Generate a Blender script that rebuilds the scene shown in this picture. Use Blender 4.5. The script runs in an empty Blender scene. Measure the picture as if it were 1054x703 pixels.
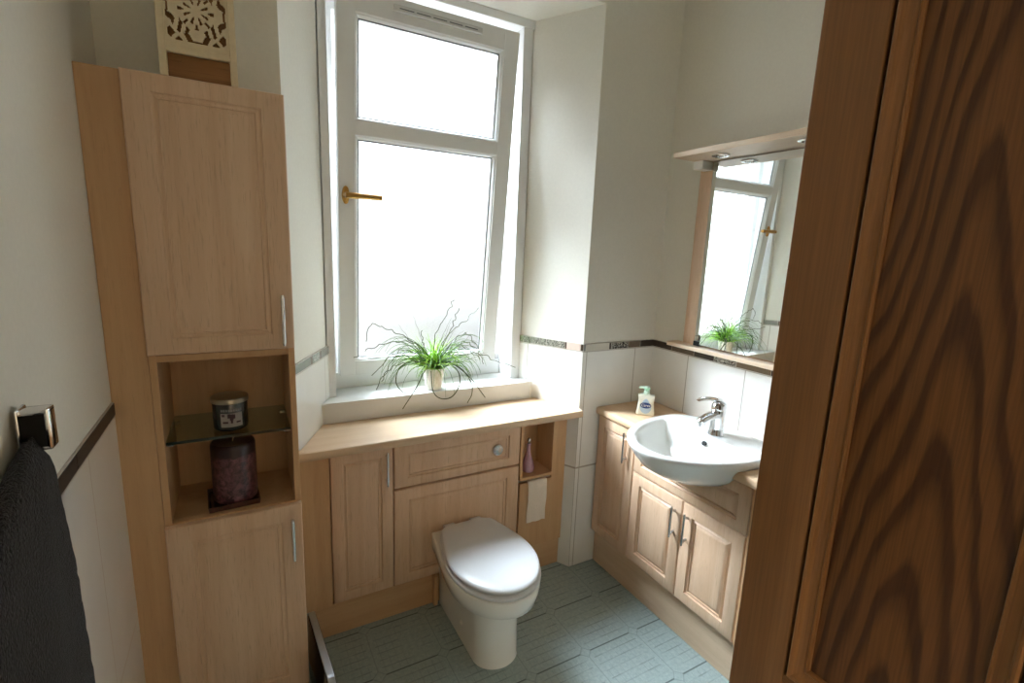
import bpy, bmesh, math, random
from mathutils import Vector, Matrix
random.seed(7)
S = bpy.context.scene
COL = S.collection
K = 0.85 / 0.75          # survey units -> metres
PI = math.pi

# ------------------------------------------------------------------ materials
class NT:
    def __init__(s, name):
        s.m = bpy.data.materials.new(name); s.m.use_nodes = True
        s.t = s.m.node_tree; s.n = s.t.nodes; s.n.clear()
        s.out = s.n.new('ShaderNodeOutputMaterial')
    def add(s, typ, **kw):
        n = s.n.new(typ)
        for k, v in kw.items(): setattr(n, k, v)
        return n
    def link(s, a, b): s.t.links.new(a, b)
    def math(s, op, a, b=None, c=None):
        n = s.add('ShaderNodeMath', operation=op)
        for i, v in enumerate((a, b, c)):
            if v is None: continue
            if isinstance(v, (int, float)): n.inputs[i].default_value = v
            else: s.link(v, n.inputs[i])
        return n.outputs[0]
    def bsdf(s, rough=.5, metal=0., spec=.5, color=None, coat=0.):
        b = s.add('ShaderNodeBsdfPrincipled')
        b.inputs['Roughness'].default_value = rough
        b.inputs['Metallic'].default_value = metal
        b.inputs['Specular IOR Level'].default_value = spec
        b.inputs['Coat Weight'].default_value = coat
        if color is not None: b.inputs['Base Color'].default_value = (*color, 1)
        s.link(b.outputs[0], s.out.inputs[0]); return b
    def coords(s, scale, which='Object'):
        tc = s.add('ShaderNodeTexCoord'); mp = s.add('ShaderNodeMapping')
        mp.inputs['Scale'].default_value = scale
        s.link(tc.outputs[which], mp.inputs[0]); return mp.outputs[0]
    def noise(s, vec, scale, detail=3., rough=.55, dist=0.):
        n = s.add('ShaderNodeTexNoise')
        n.inputs['Scale'].default_value = scale; n.inputs['Detail'].default_value = detail
        n.inputs['Roughness'].default_value = rough; n.inputs['Distortion'].default_value = dist
        s.link(vec, n.inputs['Vector']); return n.outputs['Fac']
    def ramp(s, fac, stops):
        r = s.add('ShaderNodeValToRGB'); e = r.color_ramp.elements
        while len(e) < len(stops): e.new(.5)
        for x, (p, c) in zip(e, stops): x.position = p; x.color = (*c, 1)
        s.link(fac, r.inputs[0]); return r.outputs[0]
    def mix(s, fac, a, b, mode='MIX'):
        n = s.add('ShaderNodeMix', data_type='RGBA', blend_type=mode)
        for i, v in ((0, fac), (6, a), (7, b)):
            if isinstance(v, (int, float)): n.inputs[i].default_value = v
            elif isinstance(v, tuple): n.inputs[i].default_value = (*v, 1)
            else: s.link(v, n.inputs[i])
        return n.outputs[2]
    def bump(s, b, h, strength=.2, dist=.002):
        n = s.add('ShaderNodeBump'); n.inputs['Strength'].default_value = strength
        n.inputs['Distance'].default_value = dist
        s.link(h, n.inputs['Height']); s.link(n.outputs[0], b.inputs['Normal'])

def lin(r, g, b):
    f = lambda c: (c/255/12.92) if c <= 10 else ((c/255+.055)/1.055)**2.4
    return (f(r), f(g), f(b))

def plain(name, c, rough=.5, metal=0., spec=.5, coat=0., nscale=0, namp=.0, bump=0.):
    t = NT(name); b = t.bsdf(rough, metal, spec, c, coat)
    if nscale:
        v = t.noise(t.coords((1, 1, 1)), nscale, 4)
        t.link(t.ramp(v, [(.3, tuple(x*(1-namp) for x in c)), (.7, tuple(min(1, x*(1+namp)) for x in c))]), b.inputs['Base Color'])
        if bump: t.bump(b, v, bump)
    return t.m

def wood(name, c0, c1, axis='z', rough=.42, fleck=.5):
    """beech: fine flecks and soft streaks running along one axis"""
    t = NT(name); b = t.bsdf(rough, 0, .4)
    sc = {'x': (.06, 1, 1), 'y': (1, .06, 1), 'z': (1, 1, .06)}[axis]
    v = t.coords(sc)
    n1 = t.noise(v, 22, 4, .6, .6); n2 = t.noise(v, 260, 2, .7)
    base = t.ramp(n1, [(.3, c0), (.7, c1)])
    dark = tuple(x*.72 for x in c0)
    fl = t.ramp(n2, [(.56, (0, 0, 0)), (.72, (1, 1, 1))])
    f = t.math('MULTIPLY', fl, fleck)
    t.link(t.mix(f, base, dark), b.inputs['Base Color'])
    t.bump(b, n2, .08, .001)
    return t.m

def pine(name, c0, c1, axis, amp, scx, along=.16):
    """stained pine: contour bands of a stretched noise give flame figure"""
    t = NT(name); b = t.bsdf(.38, 0, .45)
    sc = {'z': (1, 1, along), 'y': (1, along, 1)}[axis]
    v = t.coords(sc)
    n = t.noise(v, scx, 1.0, .4, .25)
    band = t.math('FRACT', t.math('MULTIPLY', n, amp))
    col = t.ramp(band, [(0, c1), (.45, c1), (.72, c0), (.93, c0), (1, c1)])
    fine = t.noise(t.coords({'z': (1, 1, .02), 'y': (1, .02, 1)}[axis]), 260, 3, .6)
    fcol = t.ramp(fine, [(.35, (.62, .62, .62)), (.65, (1, 1, 1))])
    t.link(t.mix(.55, col, fcol, 'MULTIPLY'), b.inputs['Base Color'])
    t.bump(b, fine, .12, .001)
    return t.m

M = {}
M['paint'] = plain('wall_paint', lin(233, 230, 220), .8, 0, .2, 0, 90, .02, .05)
M['ceil'] = plain('ceiling_paint', lin(232, 228, 218), .85, 0, .2)
M['gloss_white'] = plain('gloss_white_paint', lin(214, 214, 211), .35, 0, .4, 0, 40, .015)
M['upvc'] = plain('white_window_frame', lin(232, 233, 232), .3, 0, .5, 0, 30, .01)
M['ceramic'] = plain('white_ceramic', lin(240, 240, 236), .08, 0, .6, .3, 12, .01)
M['seat'] = plain('white_seat_plastic', lin(212, 214, 217), .32, 0, .45, 0, 12, .01)
M['beech'] = wood('beech_front', lin(208, 172, 140), lin(222, 192, 163), 'z')
M['beech_h'] = wood('beech_carcass', lin(194, 154, 112), lin(208, 170, 128), 'z', .45, .3)
M['beech_x'] = wood('beech_plinth_x', lin(192, 154, 114), lin(206, 170, 130), 'x', .45, .3)
M['beech_y'] = wood('beech_plinth_y', lin(204, 176, 147), lin(216, 190, 162), 'y', .45, .3)
M['top_x'] = wood('worktop_x', lin(200, 170, 138), lin(213, 187, 156), 'x', .4, .25)
M['top_y'] = wood('worktop_y', lin(208, 174, 138), lin(222, 192, 158), 'y', .4, .25)
def pine_flame(name, c0, c1, yc):
    t = NT(name); b = t.bsdf(.38, 0, .45)
    tc = t.add('ShaderNodeTexCoord'); sp = t.add('ShaderNodeSeparateXYZ'); t.link(tc.outputs['Object'], sp.inputs[0])
    low = t.noise(t.coords((1, 3.0, .55)), 3.0, 2, .5)
    y = t.math('ADD', t.math('SUBTRACT', sp.outputs[1], yc), t.math('MULTIPLY', t.math('SUBTRACT', low, .5), .10))
    y2 = t.math('MULTIPLY', y, y)
    g = t.math('DIVIDE', t.math('MULTIPLY', y2, 520), t.math('ADD', 1.0, t.math('MULTIPLY', y2, 70)))
    g = t.math('ADD', g, t.math('MULTIPLY', sp.outputs[2], 5.0))
    wob = t.noise(t.coords((1, 1, .12)), 38, 2, .5)
    g = t.math('ADD', g, t.math('MULTIPLY', wob, .40))
    band = t.math('FRACT', g)
    col = t.ramp(band, [(0, c1), (.38, c1), (.55, tuple((p*.5+q*.5) for p, q in zip(c0, c1))), (.66, c0), (.88, c0), (1, c1)])
    fine = t.noise(t.coords((1, 1, .02)), 260, 3, .6)
    fcol = t.ramp(fine, [(.35, (.60, .58, .56)), (.65, (1, 1, 1))])
    t.link(t.mix(.7, col, fcol, 'MULTIPLY'), b.inputs['Base Color'])
    t.bump(b, fine, .12, .001)
    return t.m
M['pine'] = pine_flame('pine_panel', lin(80, 48, 24), lin(116, 77, 40), .62)
M['pale_y'] = wood('pale_beech', lin(218, 192, 164), lin(230, 208, 182), 'y', .4, .25)
M['pine_s'] = pine('pine_stile', lin(136, 95, 55), lin(150, 107, 65), 'z', 2, 5.0, .06)
M['pine_r'] = pine('pine_rail', lin(134, 94, 55), lin(150, 107, 65), 'y', 2, 5.0, .06)
M['chrome'] = plain('chrome', (.80, .81, .83), .12, 1, .5, 0, 20, .03)
M['satin'] = plain('satin_chrome', (.50, .50, .51), .26, 1, .5, 0, 20, .04)
M['silver'] = plain('silver_rim', (.42, .43, .45), .32, .6, .5, 0, 20, .04)
M['brass'] = plain('aged_brass', lin(176, 136, 76), .3, 1, .5, 0, 60, .15)
M['dark'] = plain('black_void', (.008, .008, .008), .6, 0, .3, 0, 20, .1)
M['black_gloss'] = plain('black_glass', (.006, .006, .007), .06, 0, .6, 0, 20, .1)
M['towel'] = None
M['cream'] = plain('cream_painted_wood', lin(222, 206, 172), .6, 0, .3, 0, 60, .04)
M['lanternwood'] = wood('lantern_base_wood', lin(140, 98, 56), lin(168, 122, 74), 'x', .5)
M['wax'] = None
M['plate'] = plain('dark_plate', lin(70, 44, 36), .15, 0, .6, .3, 45, .5)
M['jarfill'] = plain('dark_jar_wax', lin(48, 56, 58), .12, 0, .6, .5, 30, .15)
M['jarlid'] = plain('brushed_lid', lin(172, 166, 148), .3, .8, .5, 0, 40, .1)
M['label'] = plain('paper_label', lin(164, 160, 156), .6, 0, .3, 0, 30, .03)
M['label_dark'] = plain('label_print', lin(58, 30, 40), .6, 0, .3, 0, 30, .1)
M['grey_print'] = plain('grey_print', lin(122, 124, 126), .5, 0, .3, 0, 30, .1)
M['lilac'] = plain('lilac_glass', lin(196, 158, 178), .12, 0, .6, .4, 20, .08)
M['paper'] = plain('tissue_paper', lin(232, 220, 206), .9, 0, .1, 0, 160, .03, .2)
M['pot'] = None
M['soil'] = plain('dark_soil', lin(58, 44, 30), .95, 0, .1, 0, 200, .5, .5)
M['soap'] = plain('soap_bottle', lin(232, 230, 214), .25, 0, .5, .2, 10, .02)
M['pump_g'] = plain('green_pump', lin(150, 206, 170), .3, 0, .5, .2, 10, .03)
M['pump_pale'] = plain('pale_green_pump', lin(206, 228, 210), .3, 0, .5, .2, 10, .02)
M['navy'] = plain('navy_label', lin(34, 62, 118), .4, 0, .4, 0, 10, .05)
M['pale_blue'] = plain('pale_blue_label', lin(176, 198, 214), .4, 0, .4, 0, 10, .05)
M['white_plastic'] = plain('white_plastic', lin(232, 230, 224), .4, 0, .4, 0, 10, .01)
M['mirror'] = plain('mirror_silver', (.86, .89, .88), .015, 1, .5)
M['mirror_edge'] = plain('mirror_edge', lin(60, 72, 66), .2, 0, .5)
M['hallfloor'] = wood('hall_boards', lin(126, 88, 52), lin(152, 110, 70), 'y', .5)

def tile_material():
    t = NT('white_wall_tile'); b = t.bsdf(.1, 0, .5, None, .2)
    tc = t.add('ShaderNodeTexCoord'); sp = t.add('ShaderNodeSeparateXYZ'); t.link(tc.outputs['UV'], sp.inputs[0])
    fu = t.math('FRACT', sp.outputs[0]); fv = t.math('FRACT', sp.outputs[1])
    eu = t.math('ABSOLUTE', t.math('SUBTRACT', fu, .5)); ev = t.math('ABSOLUTE', t.math('SUBTRACT', fv, .5))
    g = t.math('MAXIMUM', t.math('GREATER_THAN', eu, .4925), t.math('GREATER_THAN', ev, .4925))
    n = t.noise(t.coords((1, 1, 1)), 6, 2)
    base = t.ramp(n, [(.3, lin(232, 231, 226)), (.7, lin(238, 237, 233))])
    t.link(t.mix(g, base, lin(176, 170, 160)), b.inputs['Base Color'])
    t.link(t.math('ADD', t.math('MULTIPLY', g, .6), .12), b.inputs['Roughness'])
    t.bump(b, t.math('SUBTRACT', 1, g), .4, .001)
    return t.m
M['tile'] = tile_material()

def floor_material():
    t = NT('green_vinyl_floor'); b = t.bsdf(.34, 0, .45)
    tc = t.add('ShaderNodeTexCoord'); sp = t.add('ShaderNodeSeparateXYZ'); t.link(tc.outputs['Object'], sp.inputs[0])
    P = .224*K
    x = t.math('DIVIDE', t.math('SUBTRACT', sp.outputs[0], 1.272*K), P)
    y = t.math('DIVIDE', t.math('SUBTRACT', sp.outputs[1], -.421*K), P)
    def edge(v, w):
        f = t.math('ABSOLUTE', t.math('SUBTRACT', t.math('FRACT', v), .5))
        return t.math('GREATER_THAN', f, .5-w)
    ax = t.math('SUBTRACT', .5, t.math('ABSOLUTE', t.math('SUBTRACT', t.math('FRACT', x), .5)))   # distance to joint
    ay = t.math('SUBTRACT', .5, t.math('ABSOLUTE', t.math('SUBTRACT', t.math('FRACT', y), .5)))
    dia = t.math('ADD', ax, ay)
    notch = t.math('LESS_THAN', t.math('ABSOLUTE', t.math('SUBTRACT', dia, .10)), .014)
    outside = t.math('GREATER_THAN', dia, .10)
    jy = t.math('MULTIPLY', edge(y, .012), outside)
    jx = t.math('MULTIPLY', t.math('MULTIPLY', edge(x, .008), outside), .35)
    joint = t.math('MAXIMUM', t.math('MAXIMUM', jy, jx), t.math('MULTIPLY', notch, .3))
    nx = t.noise(t.coords((1, 1, 1)), 9, 2)
    patch = t.ramp(nx, [(.4, (.15, .15, .15)), (.6, (1, 1, 1))])
    gy = edge(t.math('MULTIPLY', y, 7), .07); gx = edge(t.math('MULTIPLY', x, 9), .05)
    inner = t.math('MULTIPLY', t.math('GREATER_THAN', ax, .07), t.math('GREATER_THAN', ay, .05))
    grid = t.math('MULTIPLY', t.math('MAXIMUM', gy, t.math('MULTIPLY', gx, .55)), inner)
    grid = t.math('MULTIPLY', t.math('MULTIPLY', grid, patch), .5)
    n2 = t.noise(t.coords((1, 1, 1)), 70, 4, .7)
    base = t.ramp(n2, [(.3, lin(140, 156, 154)), (.7, lin(161, 176, 175))])
    c = t.mix(t.math('MAXIMUM', joint, grid), base, lin(92, 105, 102))
    t.link(c, b.inputs['Base Color'])
    h = t.math('ADD', t.math('MULTIPLY', t.math('MAXIMUM', joint, grid), -1), t.math('MULTIPLY', n2, .35))
    t.bump(b, h, .35, .0012)
    return t.m
M['floor'] = floor_material()

def border_pattern(name, d0, d1):
    t = NT(name); b = t.bsdf(.22, .4, .5)
    v = t.coords((1, 1, 1)); n = t.noise(v, 42, 1.5, .5, 1.2)
    band = t.math('FRACT', t.math('MULTIPLY', n, 7))
    t.link(t.ramp(band, [(0, d0), (.55, d1), (.62, lin(206, 202, 190)), (1, lin(190, 186, 174))]), b.inputs['Base Color'])
    return t.m
M['b_pat'] = border_pattern('border_swirl', lin(46, 38, 30), lin(54, 44, 36))
M['b_pat_light'] = border_pattern('border_swirl_silver', lin(112, 112, 102), lin(128, 128, 116))
M['b_dark'] = plain('border_bronze', lin(54, 39, 26), .45, 0, .5, 0, 80, .25)
M['b_brown'] = plain('border_brown', lin(120, 106, 90), .22, .3, .5, 0, 80, .1)
M['b_cream'] = plain('border_cream', lin(206, 200, 186), .2, 0, .5, 0, 30, .03)
M['b_pink'] = plain('border_pink', lin(214, 192, 178), .2, 0, .5, 0, 30, .05)
M['b_grey'] = plain('border_grey', lin(150, 150, 144), .18, .3, .5, 0, 60, .1)
M['grout'] = plain('grout', lin(196, 190, 180), .8, 0, .2, 0, 60, .05)

def towel_material():
    t = NT('charcoal_terry'); b = t.bsdf(.95, 0, .1)
    n = t.noise(t.coords((1, 1, 1)), 240, 3, .7); n3 = t.noise(t.coords((1, 1, 1)), 110, 4, .8)
    f = t.math('MULTIPLY', n, n3)
    t.link(t.ramp(f, [(.14, lin(6, 6, 8)), (.40, lin(42, 38, 46))]), b.inputs['Base Color'])
    b.inputs['Sheen Weight'].default_value = .25
    t.bump(b, n, 1.0, .012)
    return t.m
M['towel'] = towel_material()

def wax_material():
    t = NT('mottled_burgundy_wax'); b = t.bsdf(.35, 0, .5, None, .3)
    tc = t.add('ShaderNodeTexCoord'); sp = t.add('ShaderNodeSeparateXYZ'); t.link(tc.outputs['Object'], sp.inputs[0])
    n = t.noise(t.coords((1, 1, 1)), 60, 5, .75, .5)
    spots = t.ramp(n, [(.42, lin(44, 15, 23)), (.62, lin(128, 84, 90))])
    z = t.math('ADD', sp.outputs[2], t.math('MULTIPLY', n, .03))
    top = t.math('GREATER_THAN', z, .142*K)
    t.link(t.mix(top, spots, lin(36, 11, 18)), b.inputs['Base Color'])
    return t.m
M['wax'] = wax_material()

def pot_material():
    t = NT('white_ribbed_pot'); b = t.bsdf(.5, 0, .4, lin(228, 224, 212))
    n = t.noise(t.coords((1, 1, .3)), 120, 3)
    t.link(t.ramp(n, [(.35, lin(214, 206, 190)), (.65, lin(236, 232, 222))]), b.inputs['Base Color'])
    t.bump(b, n, .4, .002)
    return t.m
M['pot'] = pot_material()

def leaf_material(name, c0, c1):
    t = NT(name); b = t.bsdf(.45, 0, .4)
    n = t.noise(t.coords((1, 1, 1)), 25, 2)
    c = t.ramp(n, [(.35, c0), (.65, c1)])
    t.link(c, b.inputs['Base Color'])
    tr = t.add('ShaderNodeBsdfTranslucent'); t.link(c, tr.inputs[0])
    mx = t.add('ShaderNodeMixShader'); mx.inputs[0].default_value = .4
    t.link(b.outputs[0], mx.inputs[1]); t.link(tr.outputs[0], mx.inputs[2]); t.link(mx.outputs[0], t.out.inputs[0])
    return t.m
M['leaf'] = leaf_material('rush_leaf', lin(122, 176, 44), lin(186, 220, 88))
M['leaf2'] = leaf_material('rush_leaf_dark', lin(66, 104, 40), lin(104, 140, 66))
M['curl'] = leaf_material('rush_curl', lin(58, 70, 40), lin(96, 104, 68))

def glass(name, tint, gl=.06, rough=.0):
    t = NT(name)
    tr = t.add('ShaderNodeBsdfTransparent'); tr.inputs[0].default_value = (*tint, 1)
    g = t.add('ShaderNodeBsdfGlossy'); g.inputs['Roughness'].default_value = rough; g.inputs[0].default_value = (1, 1, 1, 1)
    lw = t.add('ShaderNodeLayerWeight'); lw.inputs[0].default_value = .5
    mx = t.add('ShaderNodeMixShader')
    fr = t.math('MULTIPLY_ADD', t.math('POWER', lw.outputs['Facing'], 5.0), .80, .04)
    t.link(fr, mx.inputs[0]); t.link(tr.outputs[0], mx.inputs[1]); t.link(g.outputs[0], mx.inputs[2])
    t.link(mx.outputs[0], t.out.inputs[0]); return t.m
M['pane'] = glass('window_pane', (.95, .97, .97))
M['shelfglass'] = glass('green_shelf_glass', (.72, .80, .74))
M['shelfedge'] = plain('glass_edge', lin(38, 52, 46), .1, 0, .6, 0, 20, .1)
M['jarglass'] = glass('jar_glass', (.9, .93, .93))

# ------------------------------------------------------------------ mesh builder (survey units)
class MB:
    def __init__(s): s.v = []; s.f = []; s.mi = []; s.uv = []
    def add(s, vs, fs, mi=0, uvs=None):
        o = len(s.v); s.v += [tuple(v) for v in vs]
        for k, f in enumerate(fs):
            s.f.append(tuple(i+o for i in f)); s.mi.append(mi)
            s.uv.append(uvs[k] if uvs else None)
        return s
    def box(s, x0, x1, y0, y1, z0, z1, bev=.0, mi=0, seg=2):
        x0, x1 = sorted((x0, x1)); y0, y1 = sorted((y0, y1)); z0, z1 = sorted((z0, z1))
        bm = bmesh.new(); bmesh.ops.create_cube(bm, size=1)
        for v in bm.verts:
            v.co = Vector(((x0+x1)/2+v.co.x*(x1-x0), (y0+y1)/2+v.co.y*(y1-y0), (z0+z1)/2+v.co.z*(z1-z0)))
        if bev > 0:
            bmesh.ops.bevel(bm, geom=bm.edges[:], offset=min(bev, .45*min(x1-x0, y1-y0, z1-z0)), segments=seg, profile=.5, affect='EDGES')
        return s.bm(bm, mi)
    def bm(s, bm, mi=0, mat=None):
        bm.verts.ensure_lookup_table(); bm.verts.index_update()
        vs = [(mat @ v.co if mat else v.co.copy()) for v in bm.verts]
        fs = [tuple(v.index for v in f.verts) for f in bm.faces]
        bm.free(); return s.add(vs, fs, mi)
    def prism(s, plan, z0, z1, mi=0):
        n = len(plan)
        vs = [(x, y, z0) for x, y in plan]+[(x, y, z1) for x, y in plan]
        fs = [tuple(range(n))[::-1], tuple(range(n, 2*n))]+[(i, (i+1) % n, (i+1) % n+n, i+n) for i in range(n)]
        return s.add(vs, fs, mi)
    def extrude(s, pts, vec, mi=0):
        n = len(pts); vec = Vector(vec)
        vs = [Vector(p) for p in pts]+[Vector(p)+vec for p in pts]
        fs = [tuple(range(n))[::-1], tuple(range(n, 2*n))]+[(i, (i+1) % n, (i+1) % n+n, i+n) for i in range(n)]
        return s.add(vs, fs, mi)
    def loft(s, rings, mi=0, cap0=True, cap1=True, close=True):
        n = len(rings[0]); vs = [p for r in rings for p in r]; fs = []
        for k in range(len(rings)-1):
            for i in range(n if close else n-1):
                j = (i+1) % n
                fs.append((k*n+i, k*n+j, (k+1)*n+j, (k+1)*n+i))
        if cap0: fs.append(tuple(range(n))[::-1])
        if cap1: fs.append(tuple(range((len(rings)-1)*n, len(rings)*n)))
        return s.add(vs, fs, mi)
    def lathe(s, prof, c, axis=(0, 0, 1), n=40, mi=0, cap0=True, cap1=True, tilt=None):
        """prof: (radius, height along the axis)"""
        a = Vector(axis).normalized()
        t = Vector((1, 0, 0)) if abs(a.x) < .9 else Vector((0, 1, 0))
        u = a.cross(t).normalized(); w = a.cross(u); c = Vector(c)
        rings = [[c+a*h+(u*math.cos(2*PI*i/n)+w*math.sin(2*PI*i/n))*r for i in range(n)] for r, h in prof]
        return s.loft(rings, mi, cap0, cap1)
    def tube(s, path, rad, n=10, mi=0, flat=1., up=None):
        P = [Vector(p) for p in path]; m = len(P)
        R = rad if isinstance(rad, (list, tuple)) else [rad]*m
        rings = []; prev = None
        for i in range(m):
            d = (P[min(i+1, m-1)]-P[max(i-1, 0)])
            if d.length < 1e-9: d = Vector((0, 0, 1))
            d.normalize()
            if prev is None:
                ref = Vector(up) if up else (Vector((0, 0, 1)) if abs(d.z) < .9 else Vector((1, 0, 0)))
                a = (ref-d*ref.dot(d)).normalized()
            else:
                a = (prev-d*prev.dot(d)).normalized()
            prev = a; b = d.cross(a)
            rings.append([P[i]+(a*math.cos(2*PI*k/n)*flat+b*math.sin(2*PI*k/n))*R[i] for k in range(n)])
        return s.loft(rings, mi)

def weld_normals(me):
    bm = bmesh.new(); bm.from_mesh(me)
    bmesh.ops.recalc_face_normals(bm, faces=bm.faces[:])
    bm.to_mesh(me); bm.free()

ORIGIN = {}
def part(name, mb, mats, parent=None, at=None, smooth=40, label=None, fixn=True):
    """link mb as ONE mesh object; survey units -> metres happens here"""
    mats = mats if isinstance(mats, (list, tuple)) else [mats]
    if parent is not None: org = ORIGIN[parent]
    elif at is not None: org = Vector(at)
    else:
        xs, ys, zs = zip(*mb.v); org = Vector(((min(xs)+max(xs))/2, (min(ys)+max(ys))/2, min(zs)))
    me = bpy.data.meshes.new(name)
    me.from_pydata([tuple((Vector(v)-org)*K) for v in mb.v], [], mb.f)
    for m in mats: me.materials.append(m if not isinstance(m, str) else M[m])
    me.polygons.foreach_set('material_index', mb.mi)
    if any(u is not None for u in mb.uv):
        ul = me.uv_layers.new(name='UVMap')
        for p, u in zip(me.polygons, mb.uv):
            for li, k in zip(p.loop_indices, range(p.loop_total)):
                ul.data[li].uv = u[k] if u else (.5, .5)
    if fixn: weld_normals(me)
    if smooth:
        me.polygons.foreach_set('use_smooth', [True]*len(me.polygons))
        me.set_sharp_from_angle(angle=math.radians(smooth))
    me.update()
    o = bpy.data.objects.new(name, me); COL.objects.link(o)
    ORIGIN[o] = org
    if parent is not None: o.parent = parent
    else: o.location = org*K
    if label: o['label'] = label
    return o

def thing(name, at, label, cat, group=None):
    o = bpy.data.objects.new(name, None); COL.objects.link(o)
    o.empty_display_size = .05; o.location = Vector(at)*K; ORIGIN[o] = Vector(at)
    return tag(o, label, cat, group)
def tag(o, label, cat, group=None):
    o['label'] = label; o['category'] = cat
    if group: o['group'] = group
    return o
def struct(o, label=None, cat=None):
    o['kind'] = 'structure'
    if label: o['label'] = label; o['category'] = cat
    return o

# ------------------------------------------------------------------ surveyed dimensions
XR = 1.8938; XK = 1.5003; XLK = .3987; XFL, XFR = .5384, 1.3587; YW = .2767
ZSO = 2.2975; ZS = .8271; YS = .199; CEIL = 2.55; YF = -1.93
ZBB, ZBT = .9938, 1.0235; TT = .006
ZCT = .75; YU = .0433; ZV = .7433; XD = 1.604; XP = 1.634

# ------------------------------------------------------------------ room shell
b = MB().box(-.2, 2.1, YF-.1, .5, -.05, 0)
struct(part('floor', b, 'floor', at=(0, 0, 0), smooth=0), 'grey-green vinyl floor with a small tile pattern', 'floor')
b = MB().box(-.2, 2.1, YF-.1, .5, CEIL, CEIL+.05)
struct(part('ceiling', b, 'ceil', smooth=0), 'white plaster ceiling', 'ceiling')
wl = struct(part('wall_left', MB().box(-.12, .0, YF-.1, .5, 0, CEIL), 'paint', at=(0, 0, 0), smooth=0), 'cream painted wall on the left above white tiles', 'wall')
wr = struct(part('wall_right', MB().box(XR+TT, XR+.12, YF-.1, .5, 0, CEIL), 'paint', at=(0, 0, 0), smooth=0), 'cream painted wall behind the basin and mirror', 'wall')
b = MB()
b.prism([(-.003, TT), (XLK, TT), (XFL-.004, YW), (XFL-.004, .5), (-.006, .5)], .716, CEIL)
b.prism([(-.003, TT), (XLK, TT), (XLK, .5), (-.006, .5)], 0, .716)
b.prism([(XK+.004, TT), (XR+TT, TT), (XR+TT, .5), (XFR+.004, .5), (XFR+.004, YW)], 0, CEIL)
b.prism([(XLK, TT), (XK+.004, TT), (XFR+.004, YW), (XFR+.004, .5), (XFL-.004, .5), (XFL-.004, YW)], ZSO, CEIL)
b.box(.40, 1.49, YS+.012, .5, 0, .80)
wb = struct(part('wall_back', b, 'paint', at=(0, 0, 0), smooth=0), 'cream painted wall with the deep splayed window recess', 'wall')
# doorway wall and the hall behind the camera
b = MB().box(-.2, .17, YF-.1, YF, 0, CEIL).box(1.03, 2.1, YF-.1, YF, 0, CEIL).box(.17, 1.03, YF-.1, YF, 1.885, CEIL)
struct(part('wall_front', b, 'paint', at=(0, 0, 0), smooth=0), 'cream wall with the doorway', 'wall')
b = MB().box(-.9, 2.1, -3.3, YF-.1, -.05, 0)
struct(part('floor_hall', b, 'hallfloor', smooth=0), 'brown hall floor', 'floor')
b = MB().box(-.9, 2.1, -3.3, YF-.1, CEIL, CEIL+.05)
struct(part('ceiling_hall', b, 'ceil', smooth=0), 'white hall ceiling', 'ceiling')
b = MB().box(-.9, 2.1, -3.35, -3.3, 0, CEIL).box(-.95, -.9, -3.35, YF-.1, 0, CEIL).box(2.1, 2.15, -3.35, YF-.1, 0, CEIL).box(-.9, -.2, YF-.1, YF-.05, 0, CEIL)
struct(part('wall_hall', b, 'paint', smooth=0), 'cream hall walls', 'wall')
b = MB().box(.15, .19, YF-.1, YF+.012, 0, 1.885, .004).box(1.01, 1.05, YF-.1, YF+.0, 0, 1.885, .004).box(.15, 1.05, YF-.1, YF+.0, 1.87, 1.91, .004)
struct(part('trim_1', b, 'pine_s', smooth=0), 'stained pine door lining', 'trim')

# tiled dado: white tiles (uv in tile units) and the decorative border strip
TW, TH = .268, .517
def tiles(name, p0, p1, z0, u0, nrm, parent):
    (x0, y0), (x1, y1) = p0, p1
    L = math.hypot(x1-x0, y1-y0); nx, ny = nrm
    a, c = u0/TW, (u0+L)/TW; v0, v1 = (z0-ZBB)/TH, 0
    b = MB()
    q = [(x0, y0, z0), (x1, y1, z0), (x1, y1, ZBB), (x0, y0, ZBB)]
    bk = [(x-nx*TT*1.5, y-ny*TT*1.5, z) for x, y, z in q]
    uv = [[(a, v0), (c, v0), (c, v1), (a, v1)]]+[[(.5, .5)]*4]*4
    b.add(q+bk, [(0, 1, 2, 3), (0, 4, 5, 1), (1, 5, 6, 2), (2, 6, 7, 3), (3, 7, 4, 0)], 0, uv)
    return part(name, b, 'tile', parent, smooth=0)
def border(name, p0, p1, segs, nrm, parent):
    (x0, y0), (x1, y1) = p0, p1
    L = math.hypot(x1-x0, y1-y0); dx, dy = (x1-x0)/L, (y1-y0)/L; nx, ny = nrm
    keys = ['grout', 'b_dark', 'b_pat', 'b_brown', 'b_cream', 'b_pink', 'b_grey', 'b_pat_light']
    b = MB(); s = 0
    def slab(s0, s1, z0, z1, off, mi):
        pts = []
        for z in (z0, z1):
            for ss, d in ((s0, -TT*1.5), (s1, -TT*1.5), (s1, off), (s0, off)):
                pts.append((x0+dx*ss+nx*d, y0+dy*ss+ny*d, z))
        b.add(pts, [(0, 1, 2, 3), (7, 6, 5, 4), (3, 2, 6, 7), (1, 5, 6, 2), (0, 3, 7, 4), (0, 4, 5, 1)], mi)
    slab(0, L, ZBB-.001, ZBT+.0015, .0002, 0)
    i = 0
    while s < L-1e-4:
        l, k = segs[i % len(segs)]; e = min(L, s+l)
        slab(s+.0012, e-.0012, ZBB+.0015, ZBT-.0005, .0014, keys.index(k)); s = e; i += 1
    return part(name, b, keys, parent, smooth=0)
tiles('wall_tiles', (.004, -.2292), (.004, YF), 0, .03, (1, 0), wl)
border('border_tiles', (.004, -.2292), (.004, YF), [(.31, 'b_dark'), (.11, 'b_dark'), (.26, 'b_dark'), (.11, 'b_pat')], (1, 0), wl)
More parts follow.
